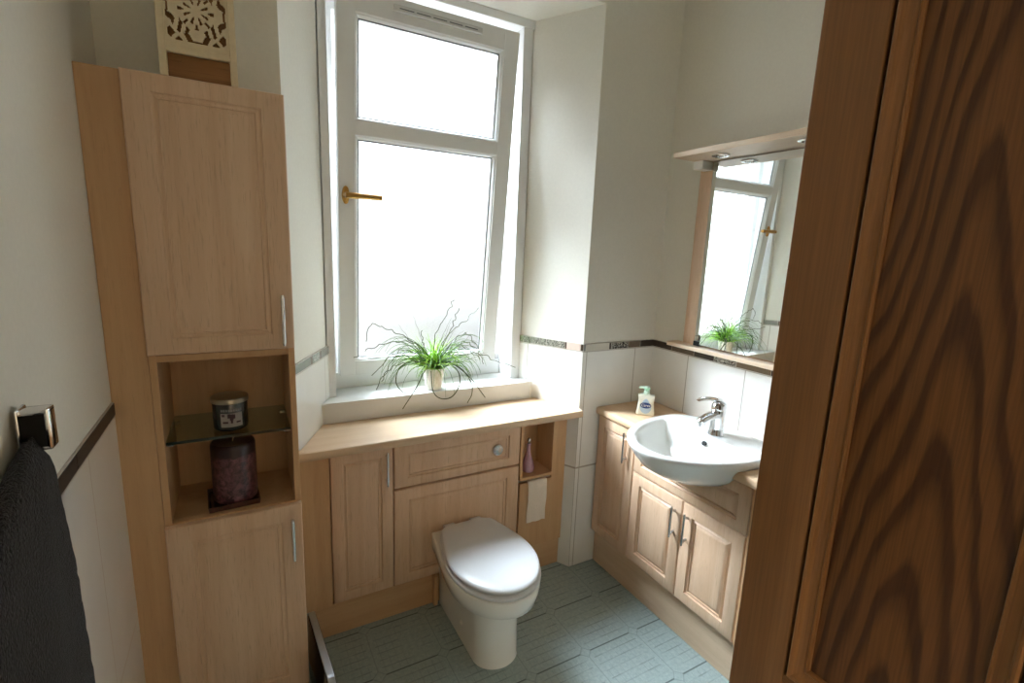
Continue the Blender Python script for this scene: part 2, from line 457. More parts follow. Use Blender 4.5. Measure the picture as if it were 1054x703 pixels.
def nrm2(p0, p1, side):
    dx, dy = p1[0]-p0[0], p1[1]-p0[1]; L = math.hypot(dx, dy); return (-dy/L*side, dx/L*side)
RL0, RL1 = (XLK+.004, 0), (XFL+.004, YW)
RR0, RR1 = (XK, 0), (XFR-.004, YW)
tiles('wall_tiles', RL0, RL1, .735, .0, nrm2(RL0, RL1, -1), wb)
border('border_tiles', RL0, RL1, [(.13, 'b_grey'), (.018, 'b_brown'), (.07, 'b_pat_light'), (.012, 'b_brown'), (.09, 'b_grey')], nrm2(RL0, RL1, -1), wb)
tiles('wall_tiles', RR0, RR1, 0, .0, nrm2(RR0, RR1, 1), wb)
border('border_tiles', RR0, RR1, [(.012, 'b_dark'), (.065, 'b_pink'), (.008, 'b_dark'), (.09, 'b_pat_light'), (.07, 'b_pat_light'), (.008, 'b_grey'), (.1, 'b_pat_light')], nrm2(RR0, RR1, 1), wb)
tiles('wall_tiles', (XK, 0), (XR, 0), 0, XK-1.788+2*TW, (0, -1), wb)
border('border_tiles', (XK, 0), (XR, 0), [(.012, 'b_grey'), (.125, 'b_cream'), (.012, 'b_dark'), (.095, 'b_pat'), (.07, 'b_brown'), (.09, 'b_dark')], (0, -1), wb)
tiles('wall_tiles', (XR, 0), (XR, YF), 0, TW-.203, (-1, 0), wr)
border('border_tiles', (XR, 0), (XR, YF), [(.11, 'b_dark'), (.12, 'b_brown'), (.1, 'b_dark'), (.1, 'b_pat'), (.14, 'b_brown')], (-1, 0), wr)

# ------------------------------------------------------------------ window
win = struct(thing('window_1', (.95, YW, ZS), 'white tilt window with two panes standing ajar, top leaning inwards', 'window'))
# sill with nosing
b = MB()
b.prism([(.455+.034, YS), (1.416-.034, YS), (1.352, .3), (1.352, .42), (.545, .42), (.545, .3)], ZS-.018, ZS)
b.box(.496, 1.376, YS+.005, YS+.02, ZCT-.005, ZS-.017, 0)
part('window_sill', b, 'gloss_white', win, smooth=0)
b = MB()
b.box(XFL, .567, YW, .44, ZS, 2.27, .002).box(1.3153, XFR, YW, .44, ZS, 2.27, .002)
b.box(XFL, 1.378, YW-.004, .44, 2.266, ZSO, .002)
b.box(.567, .604, .395, .44, ZS, 2.27, .002).box(1.276, 1.3153, .395, .44, ZS, 2.27, .002)
b.box(.60, 1.28, .395, .44, 2.2, 2.27, .002).box(.567, 1.3153, .389, .44, ZS, .892, .002)
part('window_frame', b, 'upvc', win, smooth=0)
TH_ = .0911; Y0, Z0 = .345, .8875
def SP(x, h, d): return Vector((x, Y0-h*math.sin(TH_)+d*math.cos(TH_), Z0+h*math.cos(TH_)+d*math.sin(TH_)))
SM = Matrix.Translation(Vector((0, Y0, Z0))) @ Matrix.Rotation(TH_, 4, 'X')
def sbox(b, x0, x1, h0, h1, d0, d1, bev=.003, mi=0):
    t = MB().box(x0, x1, d0, d1, h0, h1, bev); return b.add([SM @ Vector(v) for v in t.v], t.f, mi)
A_, B_, HS = .592, 1.268, 1.335
G0, G1 = .652, 1.204
b = MB()
sbox(b, A_, G0, 0, HS, 0, .045); sbox(b, G1, B_, 0, HS, 0, .045)
sbox(b, G0-.002, G1+.002, 0, .057, .0, .045); sbox(b, G0-.002, G1+.002, .884, .934, .0, .045); sbox(b, G0-.002, G1+.002, 1.262, HS, .0, .045)
def bead(h0, h1):
    w, d = .012, .018
    o = [(G0, h0), (G1, h0), (G1, h1), (G0, h1)]
    i = [(G0+w, h0+w), (G1-w, h0+w), (G1-w, h1-w), (G0+w, h1-w)]
    r = [[SP(x, h, .004) for x, h in o], [SP(x, h, .006) for x, h in [(G0+.005, h0+.005), (G1-.005, h0+.005), (G1-.005, h1-.005), (G0+.005, h1-.005)]], [SP(x, h, d) for x, h in i], [SP(x, h, d+.006) for x, h in i]]
    b.loft(r, 0, False, False)
bead(.057, .884); bead(.934, 1.262)
sash = part('sash', b, 'upvc', win, smooth=0)
for h0, h1 in ((.06, .881), (.937, 1.259)):
    b = MB(); sbox(b, G0+.004, G1-.004, h0, h1, .021, .026, 0)
    part('pane', b, 'pane', win, smooth=0)
for h0, h1 in ((.057, .884), (.934, 1.262)):
    w = .0115; i = [(G0+w, h0+w), (G1-w, h0+w), (G1-w, h1-w), (G0+w, h1-w)]; o = [(G0+w+.0035, h0+w+.002), (G1-w-.004, h0+w+.002), (G1-w-.004, h1-w-.004), (G0+w+.0035, h1-w-.004)]
    b = MB().loft([[SP(x, h, .0175) for x, h in i], [SP(x, h, .0175) for x, h in o], [SP(x, h, .0205) for x, h in o]], 0, False, False)
    part('gasket', b, 'grey_print', sash, smooth=0)
# trickle vent
b = MB(); sbox(b, .775, 1.105, 1.292, 1.313, -.012, .001, .003)
vent = part('trickle_vent', b, 'gloss_white', sash, smooth=0)
# slots of the vent: little dark louvres on its face
b = MB()
for k in range(5):
    sbox(b, .795+k*.06, .845+k*.06, 1.3005, 1.3035, -.0135, -.011, 0)
part('vent_slot', b, 'grey_print', sash, smooth=0)
# brass handle
hx, hh = .617, .681
b = MB()
ring = lambda d, s: [SP(hx+math.cos(2*PI*i/28)*.013*s, hh+math.sin(2*PI*i/28)*.031*s, d) for i in range(28)]
b.loft([ring(.001, 1), ring(-.006, 1), ring(-.010, .8)])
b.lathe([(.011, 0), (.010, .012), (.0085, .022), (.0085, .040)], SP(hx, hh, -.006), SP(0, 0, -1)-SP(0, 0, 0), 20)
b.tube([SP(hx-.008, hh, -.046), SP(hx+.012, hh, -.047), SP(hx+.06, hh, -.046), SP(hx+.112, hh-.001, -.043), SP(hx+.118, hh-.001, -.043)], [.010, .011, .0095, .0095, .009], 12)
part('window_handle', b, 'brass', sash)
# hinge stays at the foot of the sash
b = MB().box(1.262, 1.29, .348, .362, .905, .925, .002)
part('hinge', b, 'satin', win, smooth=0)

# ------------------------------------------------------------------ panel doors
def frame_pts(o, u, v, w, h, iu, iv, d, n):
    return [o+u*iu+v*iv+n*d, o+u*(w-iu)+v*iv+n*d, o+u*(w-iu)+v*(h-iv)+n*d, o+u*iu+v*(h-iv)+n*d]
def panel_front(o, u, n, w, h, th=.017, mu=.045, mv=.045, raised=True, dep=1.0):
    """raised-and-fielded front: o is the lower left corner of its front face"""
    o, u, n = Vector(o), Vector(u), Vector(n); v = Vector((0, 0, 1)); b = MB()
    F = lambda iu, iv, d: frame_pts(o, u, v, w, h, iu, iv, d, n)
    rings = [F(0, 0, -th), F(0, 0, -.005), F(.0015, .0015, -.002), F(.005, .005, 0)]
    if raised:
        for i, d in ((0, 0), (.0015, -.005), (.005, -.0075), (.007, -.0060), (.012, -.0020), (.0135, -.0060), (.0165, -.0060), (.024, -.001), (.027, -.0004)):
            rings.append(F(mu+i, mv+i, d*dep))
    return b.loft(rings, 0, True, True)
def bow_handle(p0, p1, n, off=.02, rad=.0042, foot=.010):
    """slim bow handle between two fixing points on a front"""
    p0, p1, n = Vector(p0), Vector(p1), Vector(n).normalized(); d = (p1-p0)
    e = d.normalized()*foot
    path = [p0+e*1.3, p0+e*1.1+n*off*.55, p0+e*.3+n*off*.95, p0+n*off, p0-e*.15+n*off]
    path = [p0+e*1.4-n*.001, p0+e*1.2+n*off*.5, p0+e*.6+n*off*.92, p0+e*.2+n*off*1.0]
    path2 = [p1-e*.2+n*off*1.0, p1-e*.6+n*off*.92, p1-e*1.2+n*off*.5, p1-e*1.4-n*.001]
    mid = [p0+d*t+n*off*1.02 for t in (.2, .5, .8)]
    b = MB(); b.tube(path+mid+path2, [rad*1.25, rad, rad, rad, rad, rad, rad, rad, rad, rad, rad*1.25], 10)
    # extended flat bar ends
    b.tube([p0-e*.45+n*off, p0+e*.3+n*off*1.01], [rad*.8, rad], 10); b.tube([p1-e*.3+n*off*1.01, p1+e*.45+n*off], [rad, rad*.8], 10)
    return b

# ------------------------------------------------------------------ tall cabinet (left)
YC = -.2468; CX0, CX1 = .0745, .3837; ZT = 1.7328; ZU = 1.1286; ZL = .6977; YCF = YC+.0175
tc = thing('tall_cabinet', (.2, -.12, 0), 'tall beech cabinet with open shelf recess between two doors beside window', 'cabinet')
b = MB().box(CX0+.001, CX0+.016, YCF, -.002, 0, ZT-.004, .001).box(CX1-.015, CX1, YCF, -.002, 0, ZT-.004, .001)
b.box(CX0+.015, CX1-.014, YCF+.004, -.002, ZU-.020, ZU-.004, .001).box(CX0+.015, CX1-.014, YCF, -.002, ZL-.012, ZL+.004, .001)
b.box(CX0+.015, CX1-.014, YCF, -.002, ZT-.018, ZT-.004, .001).box(CX0+.015, CX1-.014, -.012, -.002, .1, ZT-.018, 0)
b.box(CX0+.015, CX1-.014, YCF+.03, YCF+.04, 0, .12, 0)
part('carcass', b, 'beech_h', tc, smooth=0)
b = MB().box(.0006, CX0+.0005, YCF-.001, YCF+.016, 0, ZT, .001)
part('filler_panel', b, 'beech_h', tc, smooth=0)
ud = part('door', panel_front((CX0+.001, YC, ZU), (1, 0, 0), (0, -1, 0), CX1-CX0-.001, ZT-ZU, .017, .05, .038, True, .55), 'beech', tc, smooth=30, label='upper door above the open recess')
part('handle', bow_handle((.3585, YC, 1.144), (.3585, YC, 1.262), (0, -1, 0), .018), 'chrome', ud)
ld = part('door', panel_front((CX0+.001, YC, .125), (1, 0, 0), (0, -1, 0), CX1-CX0-.001, ZL-.125, .017, .05, .045, True, .55), 'beech', tc, smooth=30, label='lower door below the open recess')
part('handle', bow_handle((.3585, YC, .545), (.3585, YC, .66), (0, -1, 0), .018), 'chrome', ld)
GX0, GX1 = CX0+.018, CX1-.018
b = MB().box(GX0, GX1, YCF+.002, -.02, .9045, .9115, 0, 0)
b.mi = [0]*len(b.f)
gs = part('glass_shelf', b, ['shelfglass'], tc, smooth=0, label='green-tinted glass shelf')
b = MB().box(GX0, GX1, YCF+.001, YCF+.002, .9045, .9115, 0)
part('glass_edge', b, 'shelfedge', gs, smooth=0)
for px, py in ((GX0+.006, YCF+.02), (GX1-.006, YCF+.02), (GX0+.006, -.05), (GX1-.006, -.05)):
    b = MB().box(px-.009, px+.009, py-.006, py+.006, .896, .9045, .002)
    part('shelf_clip', b, 'chrome', gs, smooth=0)

# lantern on top
LX0, LX1, LY0 = .146, .291, -.238; LY1 = LY0+.145; LZ = ZT+.001; LZT = LZ+.40
lan = thing('lantern', ((LX0+LX1)/2, (LY0+LY1)/2, LZ), 'cream wooden lantern with cut-out floral panels on top of tall cabinet', 'lantern')
T = .008
def fret(w, h):
    """cells of a panel that are cut away: four-fold scroll pattern"""
    def hole(a, c):
        x = (a/w-.5)*2; y = (c/h-.5)*2
        x2, y2 = abs(x), abs(y)
        r = math.hypot(x, y); th = math.atan2(y, x)
        if x2 > .84 or y2 > .88: return False
        k = 0
        s = x2+y2; dd = x2-y2
        # petals round the middle, leaves on the diagonals, scrolls in the corners
        if .16 < r < .36 and abs(math.sin(4*th)) > .90: return True
        if .34 < r < .50 and abs(math.cos(4*th)) > .93: return True
        if .52 < r < .80 and abs(dd) < .34 and abs(math.sin(9*dd+5*s)) > .72: return True
        if s > 1.22 and abs(dd) < .62 and abs(math.sin(7*dd+.9)) > .45 and abs(math.sin(8*s)) > .35 and x2 < .80 and y2 < .84: return True
        if .60 < max(x2, y2) < .82 and min(x2, y2) < .42 and abs(math.sin(7.5*min(x2, y2)+4*max(x2, y2))) > .80: return True
        if (x2 < .10 and .78 < y2 < .84): return True
        if (y2 < .12 and .74 < x2 < .81): return True
        return False
    return hole
def fret_panel(name, o, u, n, w, h, parent, N=72):
    o, u, n = Vector(o), Vector(u), Vector(n); v = Vector((0, 0, 1)); hole = fret(w, h)
    NH = int(N*h/w); keep = {}
    for i in range(N):
        for j in range(NH):
            keep[i, j] = not hole((i+.5)*w/N, (j+.5)*h/NH)
    b = MB(); idx = {}
    def V(i, j, k):
        if (i, j, k) not in idx:
            idx[i, j, k] = len(b.v); b.v.append(tuple(o+u*(i*w/N)+v*(j*h/NH)-n*(k*.004)))
        return idx[i, j, k]
    def q(*a): b.f.append(tuple(a)); b.mi.append(0); b.uv.append(None)
    for (i, j), kp in keep.items():
        if not kp: continue
        q(V(i, j, 0), V(i+1, j, 0), V(i+1, j+1, 0), V(i, j+1, 0)); q(V(i, j+1, 1), V(i+1, j+1, 1), V(i+1, j, 1), V(i, j, 1))
        for di, dj, e in ((-1, 0, ((i, j), (i, j+1))), (1, 0, ((i+1, j+1), (i+1, j))), (0, -1, ((i+1, j), (i, j))), (0, 1, ((i, j+1), (i+1, j+1)))):
            if not keep.get((i+di, j+dj), False):
                (a, c), (d, f) = e; q(V(a, c, 0), V(d, f, 0), V(d, f, 1), V(a, c, 1))
    return part(name, b, 'cream', parent, smooth=0)
b = MB()
for x in (LX0, LX1-.014):
    for y in (LY0, LY1-.014): b.box(x, x+.014, y, y+.014, LZ, LZT, .0015)
P_ = .014
for z in (LZ+.05, LZ+.215, LZT-.014):
    b.box(LX0+P_, LX1-P_, LY0+.0005, LY0+.012, z, z+.012, .001).box(LX0+P_, LX1-P_, LY1-.012, LY1-.0005, z, z+.012, .001)
    b.box(LX0+.0005, LX0+.012, LY0+P_, LY1-P_, z, z+.012, .001).box(LX1-.012, LX1-.0005, LY0+P_, LY1-P_, z, z+.012, .001)
part('frame', b, 'cream', lan, smooth=0)
b = MB().box(LX0+.012, LX1-.012, LY0+.012, LY1-.012, LZ+.002, LZ+.012, 0).box(LX0+.014, LX1-.014, LY0+.020, LY1-.02, LZ+.012, LZ+.052, .001)
part('base', b, 'lanternwood', lan, smooth=0, label='brown wooden base block')
b = MB().box(LX0-.006, LX1+.006, LY0-.006, LY1+.006, LZT, LZT+.012, .002)
b.loft([[(LX0, LY0, LZT+.012), (LX1, LY0, LZT+.012), (LX1, LY1, LZT+.012), (LX0, LY1, LZT+.012)], [((LX0+LX1)/2+sx*.03, (LY0+LY1)/2+sy*.03, LZT+.08) for sx, sy in ((-1, -1), (1, -1), (1, 1), (-1, 1))]])
part('roof', b, 'cream', lan, smooth=0)
b = MB().box(LX0+.016, LX1-.016, LY0+.016, LY1-.016, LZ+.062, LZT-.016, 0)
part('lining', b, 'lanternwood', lan, smooth=0, label='brown lining behind the cut-outs')
for z0, z1 in ((LZ+.062, LZ+.215), (LZ+.227, LZT-.014)):
    w = LX1-LX0-.012
    fret_panel('cutout_panel', (LX0+.006, LY0+.002, z0), (1, 0, 0), (0, -1, 0), w, z1-z0, lan)
    fret_panel('cutout_panel', (LX0+.006, LY1-.006, z0), (1, 0, 0), (0, -1, 0), w, z1-z0, lan, 40)
    fret_panel('cutout_panel', (LX0+.006, LY0+.006, z0), (0, 1, 0), (1, 0, 0), w, z1-z0, lan, 40)
    fret_panel('cutout_panel', (LX1-.002, LY0+.006, z0), (0, 1, 0), (1, 0, 0), w, z1-z0, lan, 40)

# jar candle on the glass shelf
JC = (.229, -.165, .9118)
jar = thing('jar_candle', JC, 'dark glass jar candle with metal lid on glass shelf', 'candle')
b = MB().lathe([(.036, 0), (.0395, .003), (.0405, .008), (.0405, .070), (.038, .074)], JC, n=44)
part('jar', b, 'jarfill', jar)
b = MB().lathe([(.0425, .072), (.0435, .073), (.0435, .083), (.042, .085), (.040, .086), (.012, .0865), (.0, .0865)], JC, n=44, cap1=False)
part('lid', b, 'jarlid', jar)
def curved_label(c, r, a0, a1, z0, z1, n=12):
    b = MB(); vs = []; fs = []
    for i in range(n+1):
        a = a0+(a1-a0)*i/n
        for rr in (r, r-.001):
            for z in (z0, z1): vs.append((c[0]+rr*math.cos(a), c[1]+rr*math.sin(a), c[2]+z))
    for i in range(n):
        k = i*4; fs += [(k, k+4, k+5, k+1), (k+2, k+3, k+7, k+6), (k, k+2, k+6, k+4), (k+1, k+5, k+7, k+3)]
    fs += [(0, 1, 3, 2), (n*4, n*4+2, n*4+3, n*4+1)]
    return b.add(vs, fs)
ac = math.radians(-86)
lb = part('label', curved_label(JC, .0412, ac-.62, ac+.62, .012, .048), 'label', jar)
b = MB()
for a0, a1, z0, z1, in ((-.10, .10, .030, .046), (-.22, -.06, .036, .047), (.08, .20, .034, .045), (-.55, -.38, .04, .046), (-.06, .06, .022, .031), (-.5, -.2, .022, .027), (.25, .5, .022, .026)):
    t = curved_label(JC, .0416, ac+a0, ac+a1, z0, z1, 4); b.add(t.v, t.f)
part('print', b, 'label_dark', lb)
b = MB()
for k, (a0, a1) in enumerate(((-.6, -.5), (-.46, -.36), (-.32, -.22), (-.18, -.08), (-.04, .06), (.10, .20), (.24, .34), (.38, .48), (.52, .6))):
    t = curved_label(JC, .0412, ac+a0, ac+a1, .053, .059, 3); b.add(t.v, t.f)
part('print', b, 'grey_print', jar)

# square plate and pillar candle
PC = (.223, -.158, ZL+.0045)
cr, sr = math.cos(.06), math.sin(.06)
def rot(x, y): return (PC[0]+x*cr-y*sr, PC[1]+x*sr+y*cr)
b = MB()
sq = lambda s, z: [(*rot(sx*s, sy*s), PC[2]+z) for sx, sy in ((-1, -1), (1, -1), (1, 1), (-1, 1))]
b.loft([sq(.052, 0), sq(.058, .002), sq(.060, .016), sq(.057, .016), sq(.053, .009)])
tag(part('candle_plate', b, 'plate', smooth=0), 'small dark square plate under the burgundy pillar candle', 'plate')
CC = (PC[0]+.006, PC[1]+.002, PC[2]+.0092)
can = thing('pillar_candle', CC, 'thick mottled burgundy pillar candle below the glass shelf', 'candle')
b = MB().lathe([(.050, 0), (.052, .003), (.053, .01), (.053, .150), (.0515, .157), (.048, .160), (.044, .159), (.0, .156)], CC, n=48, cap1=False)
part('wax', b, 'wax', can)
part('wick', MB().tube([(CC[0], CC[1], CC[2]+.155), (CC[0]+.001, CC[1], CC[2]+.163), (CC[0]+.004, CC[1], CC[2]+.169)], .0014, 8), 'cream', can)

# ------------------------------------------------------------------ back run: cabinets under the window
XB1, XB2, XB3, XB4 = .4994, .7172, 1.2445, 1.4732; ZB1, ZB0, ZB2 = .695, .1305, .5238
G = .0018; YB = .185
nc = thing('narrow_cabinet', ((XB1+XB2)/2, .1, .0), 'narrow beech cabinet with one tall door left of the flush panels', 'cabinet')
b = MB().box(.402, XB1-G, YU, YU+.017, .128, .715, .001)
part('filler_panel', b, 'beech_h', nc, smooth=0)
b = MB().box(XB1, XB1+.014, YU+.019, YB, .130, .716).box(XB2-.016, XB2-.002, YU+.019, YB, .130, .716).box(XB1+.014, XB2-.016, YU+.019, YB, .13, .144).box(XB1+.014, XB2-.016, YB-.012, YB, .114, .716)
b.box(XB1, XB2-.002, YU+.003, YU+.02, .697, .716, 0)
part('carcass', b, 'beech_h', nc, smooth=0)
d = part('door', panel_front((XB1+G, YU, ZB0), (1, 0, 0), (0, -1, 0), XB2-XB1-2*G, ZB1-ZB0, .017, .040, .038, True, .8), 'beech', nc, smooth=30)
part('handle', bow_handle((.692, YU, .556), (.692, YU, .676), (0, -1, 0), .018), 'chrome', d)

fu = thing('flush_cabinet', ((XB2+XB3)/2, .1, 0), 'wide beech toilet cabinet with round chrome flush button behind the toilet', 'cabinet')
b = MB().box(XB2+.001, XB2+.014, YU+.019, YB, .130, .716).box(XB3-.016, XB3-.002, YU+.019, YB, .130, .716).box(XB2+.014, XB3-.016, YB-.012, YB, .13, .716)
b.box(XB2+.001, XB3-.002, YU+.003, YU+.02, .697, .716, 0).box(XB2+.014, XB3-.016, YU+.02, YU+.03, .5, .55, 0)
part('carcass', b, 'beech_h', fu, smooth=0)
up = part('drawer_front', panel_front((XB2+G, YU, ZB2+G), (1, 0, 0), (0, -1, 0), XB3-XB2-2*G, ZB1-ZB2-G, .017, .050, .036, True, .8), 'beech', fu, smooth=30)
FB = (1.137, YU, .608)
b = MB().lathe([(.024, -.001), (.024, .004), (.021, .008), (.0185, .008), (.0175, .0055), (.0, .0055)], FB, (0, -1, 0), 36, cap1=False)
fl = part('flush_button', b, 'chrome', up)
b = MB().lathe([(.0155, .004), (.0155, .008), (.013, .0095), (0, .010)], FB, (0, -1, 0), 32, cap1=False)
part('button_cap', b, 'satin', fl)
lp = part('access_panel', panel_front((XB2+G, YU, ZB0), (1, 0, 0), (0, -1, 0), XB3-XB2-2*G, ZB2-ZB0-.006, .017, .055, .042, True, .8), 'beech', fu, smooth=30)

nu = thing('niche_cabinet', ((XB3+XB4)/2, .1, 0), 'beech end cabinet with small open niche and paper slot right of toilet', 'cabinet')
N0, N1, NZ0, NZ1 = 1.2595, 1.406, .462, .703
b = MB().box(XB3+G, N0, YU, YU+.012, .448, .716, .001).box(N1, XB4, YU, YU+.012, .4332, .716, 0).box(N0, N1, YU, YU+.012, NZ1, .716, 0)
b.box(N0-.012, N0, YU+.011, YB, .448, .716).box(N1, N1+.012, YU+.011, YB, .448, .716).box(N0, N1, YB-.012, YB, .448, .716).box(N0-.01, N1+.01, YU+.004, YB, NZ1, .716)
part('carcass', b, 'beech_h', nu, smooth=0)
b = MB().box(XB3+G, N1-.0005, YU-.006, YB-.012, .448, NZ0, .003)
part('niche_shelf', b, 'beech_x', nu, smooth=0)
b = MB().box(XB3+G+.004, XB4, YU, YU+.016, .1285, .433, 0)
part('front_panel', b, 'beech_h', nu, smooth=0)

# worktop and plinth
r = nrm2(RL0, RL1, -1)
b = MB()
def bull(plan_front, y0, z0, z1, x0, x1): pass
pl = [(.386, -.030), (1.4925, -.030), (1.4985, -.0035), (1.394, YS+.0035), (.505, YS+.0035), (.4085, -.0035), (.386, -.0035)]
prof = [(-.0302, .7202), (-.0355, .7215), (-.039, .7265), (-.040, .735), (-.039, .7435), (-.0355, .7485), (-.0302, .75)]
b.prism(pl, .72, ZCT)
b.loft([[(.386, y, z) for y, z in prof], [(1.4915, y, z) for y, z in prof]], 0, True, True)
tag(part('worktop', b, 'top_x', smooth=30), 'long pale beech worktop under the window sill', 'worktop')
b = MB().box(.402, XB4, YU+.010, YU+.024, .0005, .1275, .001)
tag(part('plinth', b, 'beech_x', smooth=0), 'beech plinth board along floor below the window cabinets', 'plinth')
b = MB().box(.872, .888, YU-.012, YU+.0095, .0005, .126, .002)
tag(part('plinth_block', b, 'beech_h', smooth=0), 'short upright beech block on plinth beside toilet foot', 'trim')

# vase in the niche
VC = (1.312, .088, NZ0+.0005)
vz = thing('bud_vase', VC, 'lilac teardrop bottle in the open niche', 'vase')
b = MB().lathe([(.016, 0), (.024, .003), (.0275, .014), (.027, .028), (.022, .048), (.014, .07), (.009, .09), (.0075, .112), (.0085, .122), (.0095, .125), (.006, .1255)], VC, n=36)
part('body', b, 'lilac', vz)
b = MB().lathe([(.0055, .1256), (.0055, .134), (.0085, .138), (.0075, .146), (.003, .152), (0, .153)], VC, n=24, cap1=False)
part('stopper', b, 'satin', vz)
# toilet paper
b = MB()
ys = [(.062, .438), (.050, .4395), (YU-.003, .439), (YU-.009, .432), (YU-.0095, .40), (YU-.0105, .35), (YU-.009, .30), (YU-.0105, .252)]
vs = []; 
for k, (y, z) in enumerate(ys):
    for i in range(7):
        x = 1.286+i*.0155+(.0025*math.sin(k*1.7) if k > 3 else 0)
        vs.append((x, y-.0015*math.sin(i*1.3+k*.6)*(k > 3), z-(.002*math.sin(i*2.2) if k == 7 else 0)))
fs = [(k*7+i, k*7+i+1, k*7+i+8, k*7+i+7) for k in range(7) for i in range(6)]
n = len(vs); vs2 = vs+[(x, y+.0012, z-.0008) for x, y, z in vs]
fs2 = fs+[tuple(j+n for j in f)[::-1] for f in fs]
bd = [i for i in range(7)]+[k*7+6 for k in range(1, 8)]+[49+i for i in range(5, -1, -1)]+[k*7 for k in range(6, 0, -1)]
fs2 += [(bd[i], bd[(i+1) % len(bd)], bd[(i+1) % len(bd)]+n, bd[i]+n) for i in range(len(bd))]
b.add(vs2, fs2)
tag(part('toilet_paper', b, 'paper'), 'strip of white toilet paper hanging from slot below niche', 'toilet paper')

# ------------------------------------------------------------------ toilet
TX = .983
def outline(hw, hwb, yb, yf, z, xc=TX, k=1.3, n=26, m=12, cr=.02):
    """plan of pan, seat and lid: elliptical nose, sides drawn in towards the back"""
    ym = min(yf+hw*k, yb-.03); p = []
    for i in range(n+1):
        t = PI*i/n; p.append((xc-hw*math.cos(t), ym-(ym-yf)*math.sin(t), z))
    s_pts = []
    for i in range(1, m+1):
        s = i/m; w = hw+(hwb-hw)*(s*s*(3-2*s)*.5+s*s*.5); y = ym+(yb-ym)*s
        s_pts.append((w, y))
    # round the rear corners
    rr = []
    yb_ = yb
    for w, y in s_pts:
        d = max(0, (y-(yb_-cr))/cr) if cr > 0 else 0
        rr.append((w-cr*(1-math.sqrt(max(0, 1-min(1, d)**2))), y))
    p += [(xc+w, y, z) for w, y in rr]
    p += [(xc-w, y, z) for w, y in reversed(rr)]
    return p
toi = thing('toilet', (TX, -.15, 0), 'white ceramic toilet with closed rounded lid', 'toilet')
RZ = .318; YBk = YU-.0008
rg = [outline(.083, .085, YBk, -.347, .0005, k=.9, cr=.0), outline(.081, .085, YBk, -.345, .012, k=.9, cr=0), outline(.080, .086, YBk, -.342, .10, k=.9, cr=0),
      outline(.083, .090, YBk, -.345, .19, k=.95, cr=0), outline(.090, .100, YBk, -.354, .222, k=1.0, cr=0), outline(.104, .108, YBk, -.372, .235, k=1.1, cr=0), outline(.136, .115, YBk, -.410, .243, k=1.2, cr=0),
      outline(.150, .118, YBk, -.426, .254, cr=0), outline(.155, .119, YBk, -.433, .285, cr=0), outline(.157, .12, YBk, -.435, RZ-.006, cr=0), outline(.154, .118, YBk-.001, -.432, RZ-.001, cr=0), outline(.150, .115, YBk-.004, -.428, RZ, cr=0), outline(.10, .09, YBk-.03, -.37, RZ, cr=0)]
part('pan', MB().loft(rg), 'ceramic', toi, smooth=50)
LID = outline(.158, .104, .012, -.436, 0, cr=.03)
sr_ = lambda s, z: [(TX+(x-TX)*s, -.19+(y+.19)*s, z) for x, y, _ in LID]
part('seat', MB().loft([sr_(.965, RZ+.002), sr_(.99, RZ+.004), sr_(1.0, RZ+.010), sr_(.995, RZ+.016), sr_(.97, RZ+.019), sr_(.93, RZ+.0195)]), 'seat', toi, smooth=50)
part('lid', MB().loft([sr_(.935, RZ+.023), sr_(.965, RZ+.0245), sr_(.975, RZ+.030), sr_(.965, RZ+.0355), sr_(.93, RZ+.0395), sr_(.8, RZ+.043), sr_(.5, RZ+.0455), sr_(.2, RZ+.0465)]), 'seat', toi, smooth=60)
for sx in (-.055, .055): part('seat_hinge', MB().lathe([(.013, -.02), (.013, .02), (.011, .022)], (TX+sx, .026, RZ+.014), (1, 0, 0), 16), 'seat', toi)
b = MB().lathe([(.009, 0), (.009, .004), (.006, .008), (0, .009)], (TX-.0775, -.17, .07), (-1, 0, 0), 18, cap1=False)
part('screw_cap', b, 'white_plastic', toi)

# ------------------------------------------------------------------ vanity run (right)
ZD0, ZD2 = .1663, .5459; YD1, YD2, YD3 = -.2345, -.4955, -.7452; YE = -.80; ZD1 = .7075
VB = XR-.003
vn = thing('narrow_cabinet', (1.75, -.12, 0), 'narrow beech corner cabinet with one door left of the basin', 'cabinet')
b = MB().box(XD+.019, VB, -.004, -.018, .168, .713).box(XD+.019, VB, YD1+.002, YD1+.016, .168, .713).box(XD+.019, VB, -.018, YD1+.016, .168, .182).box(VB-.012, VB, -.018, YD1+.016, .114, .713)
b.box(XD+.019, XD+.035, -.018, YD1+.016, .69, .713)
part('carcass', b, 'beech_h', vn, smooth=0)
d = part('door', panel_front((XD, -.007, ZD0), (0, -1, 0), (-1, 0, 0), .2255, ZD1-ZD0, .017, .042, .042, True, 1.0), 'beech', vn, smooth=30)
part('handle', bow_handle((XD, -.192, .57), (XD, -.192, .69), (-1, 0, 0), .02), 'satin', d)
vb = thing('basin_cabinet', (1.75, -.5, 0), 'beech vanity cabinet with two doors and drawer front below basin', 'cabinet')
b = MB().box(XD+.019, VB, YD1-.002, YD1-.016, .168, .64).box(XD+.019, VB, YD3+.014, YD3, .168, .64).box(XD+.019, VB, YD1-.016, YD3+.014, .168, .182).box(VB-.012, VB, YD1-.016, YD3+.014, .114, .62)
part('carcass', b, 'beech_h', vb, smooth=0)
d1 = part('door', panel_front((XD, YD1-G, ZD0), (0, -1, 0), (-1, 0, 0), YD1-YD2-2*G, ZD2-ZD0-G, .017, .043, .043, True, 1.0), 'beech', vb, smooth=30)
part('handle', bow_handle((XD, -.466, .397), (XD, -.466, .508), (-1, 0, 0), .02), 'satin', d1)
d2 = part('door', panel_front((XD, YD2-G, ZD0), (0, -1, 0), (-1, 0, 0), YD2-YD3-2*G, ZD2-ZD0-G, .017, .043, .043, True, 1.0), 'beech', vb, smooth=30)
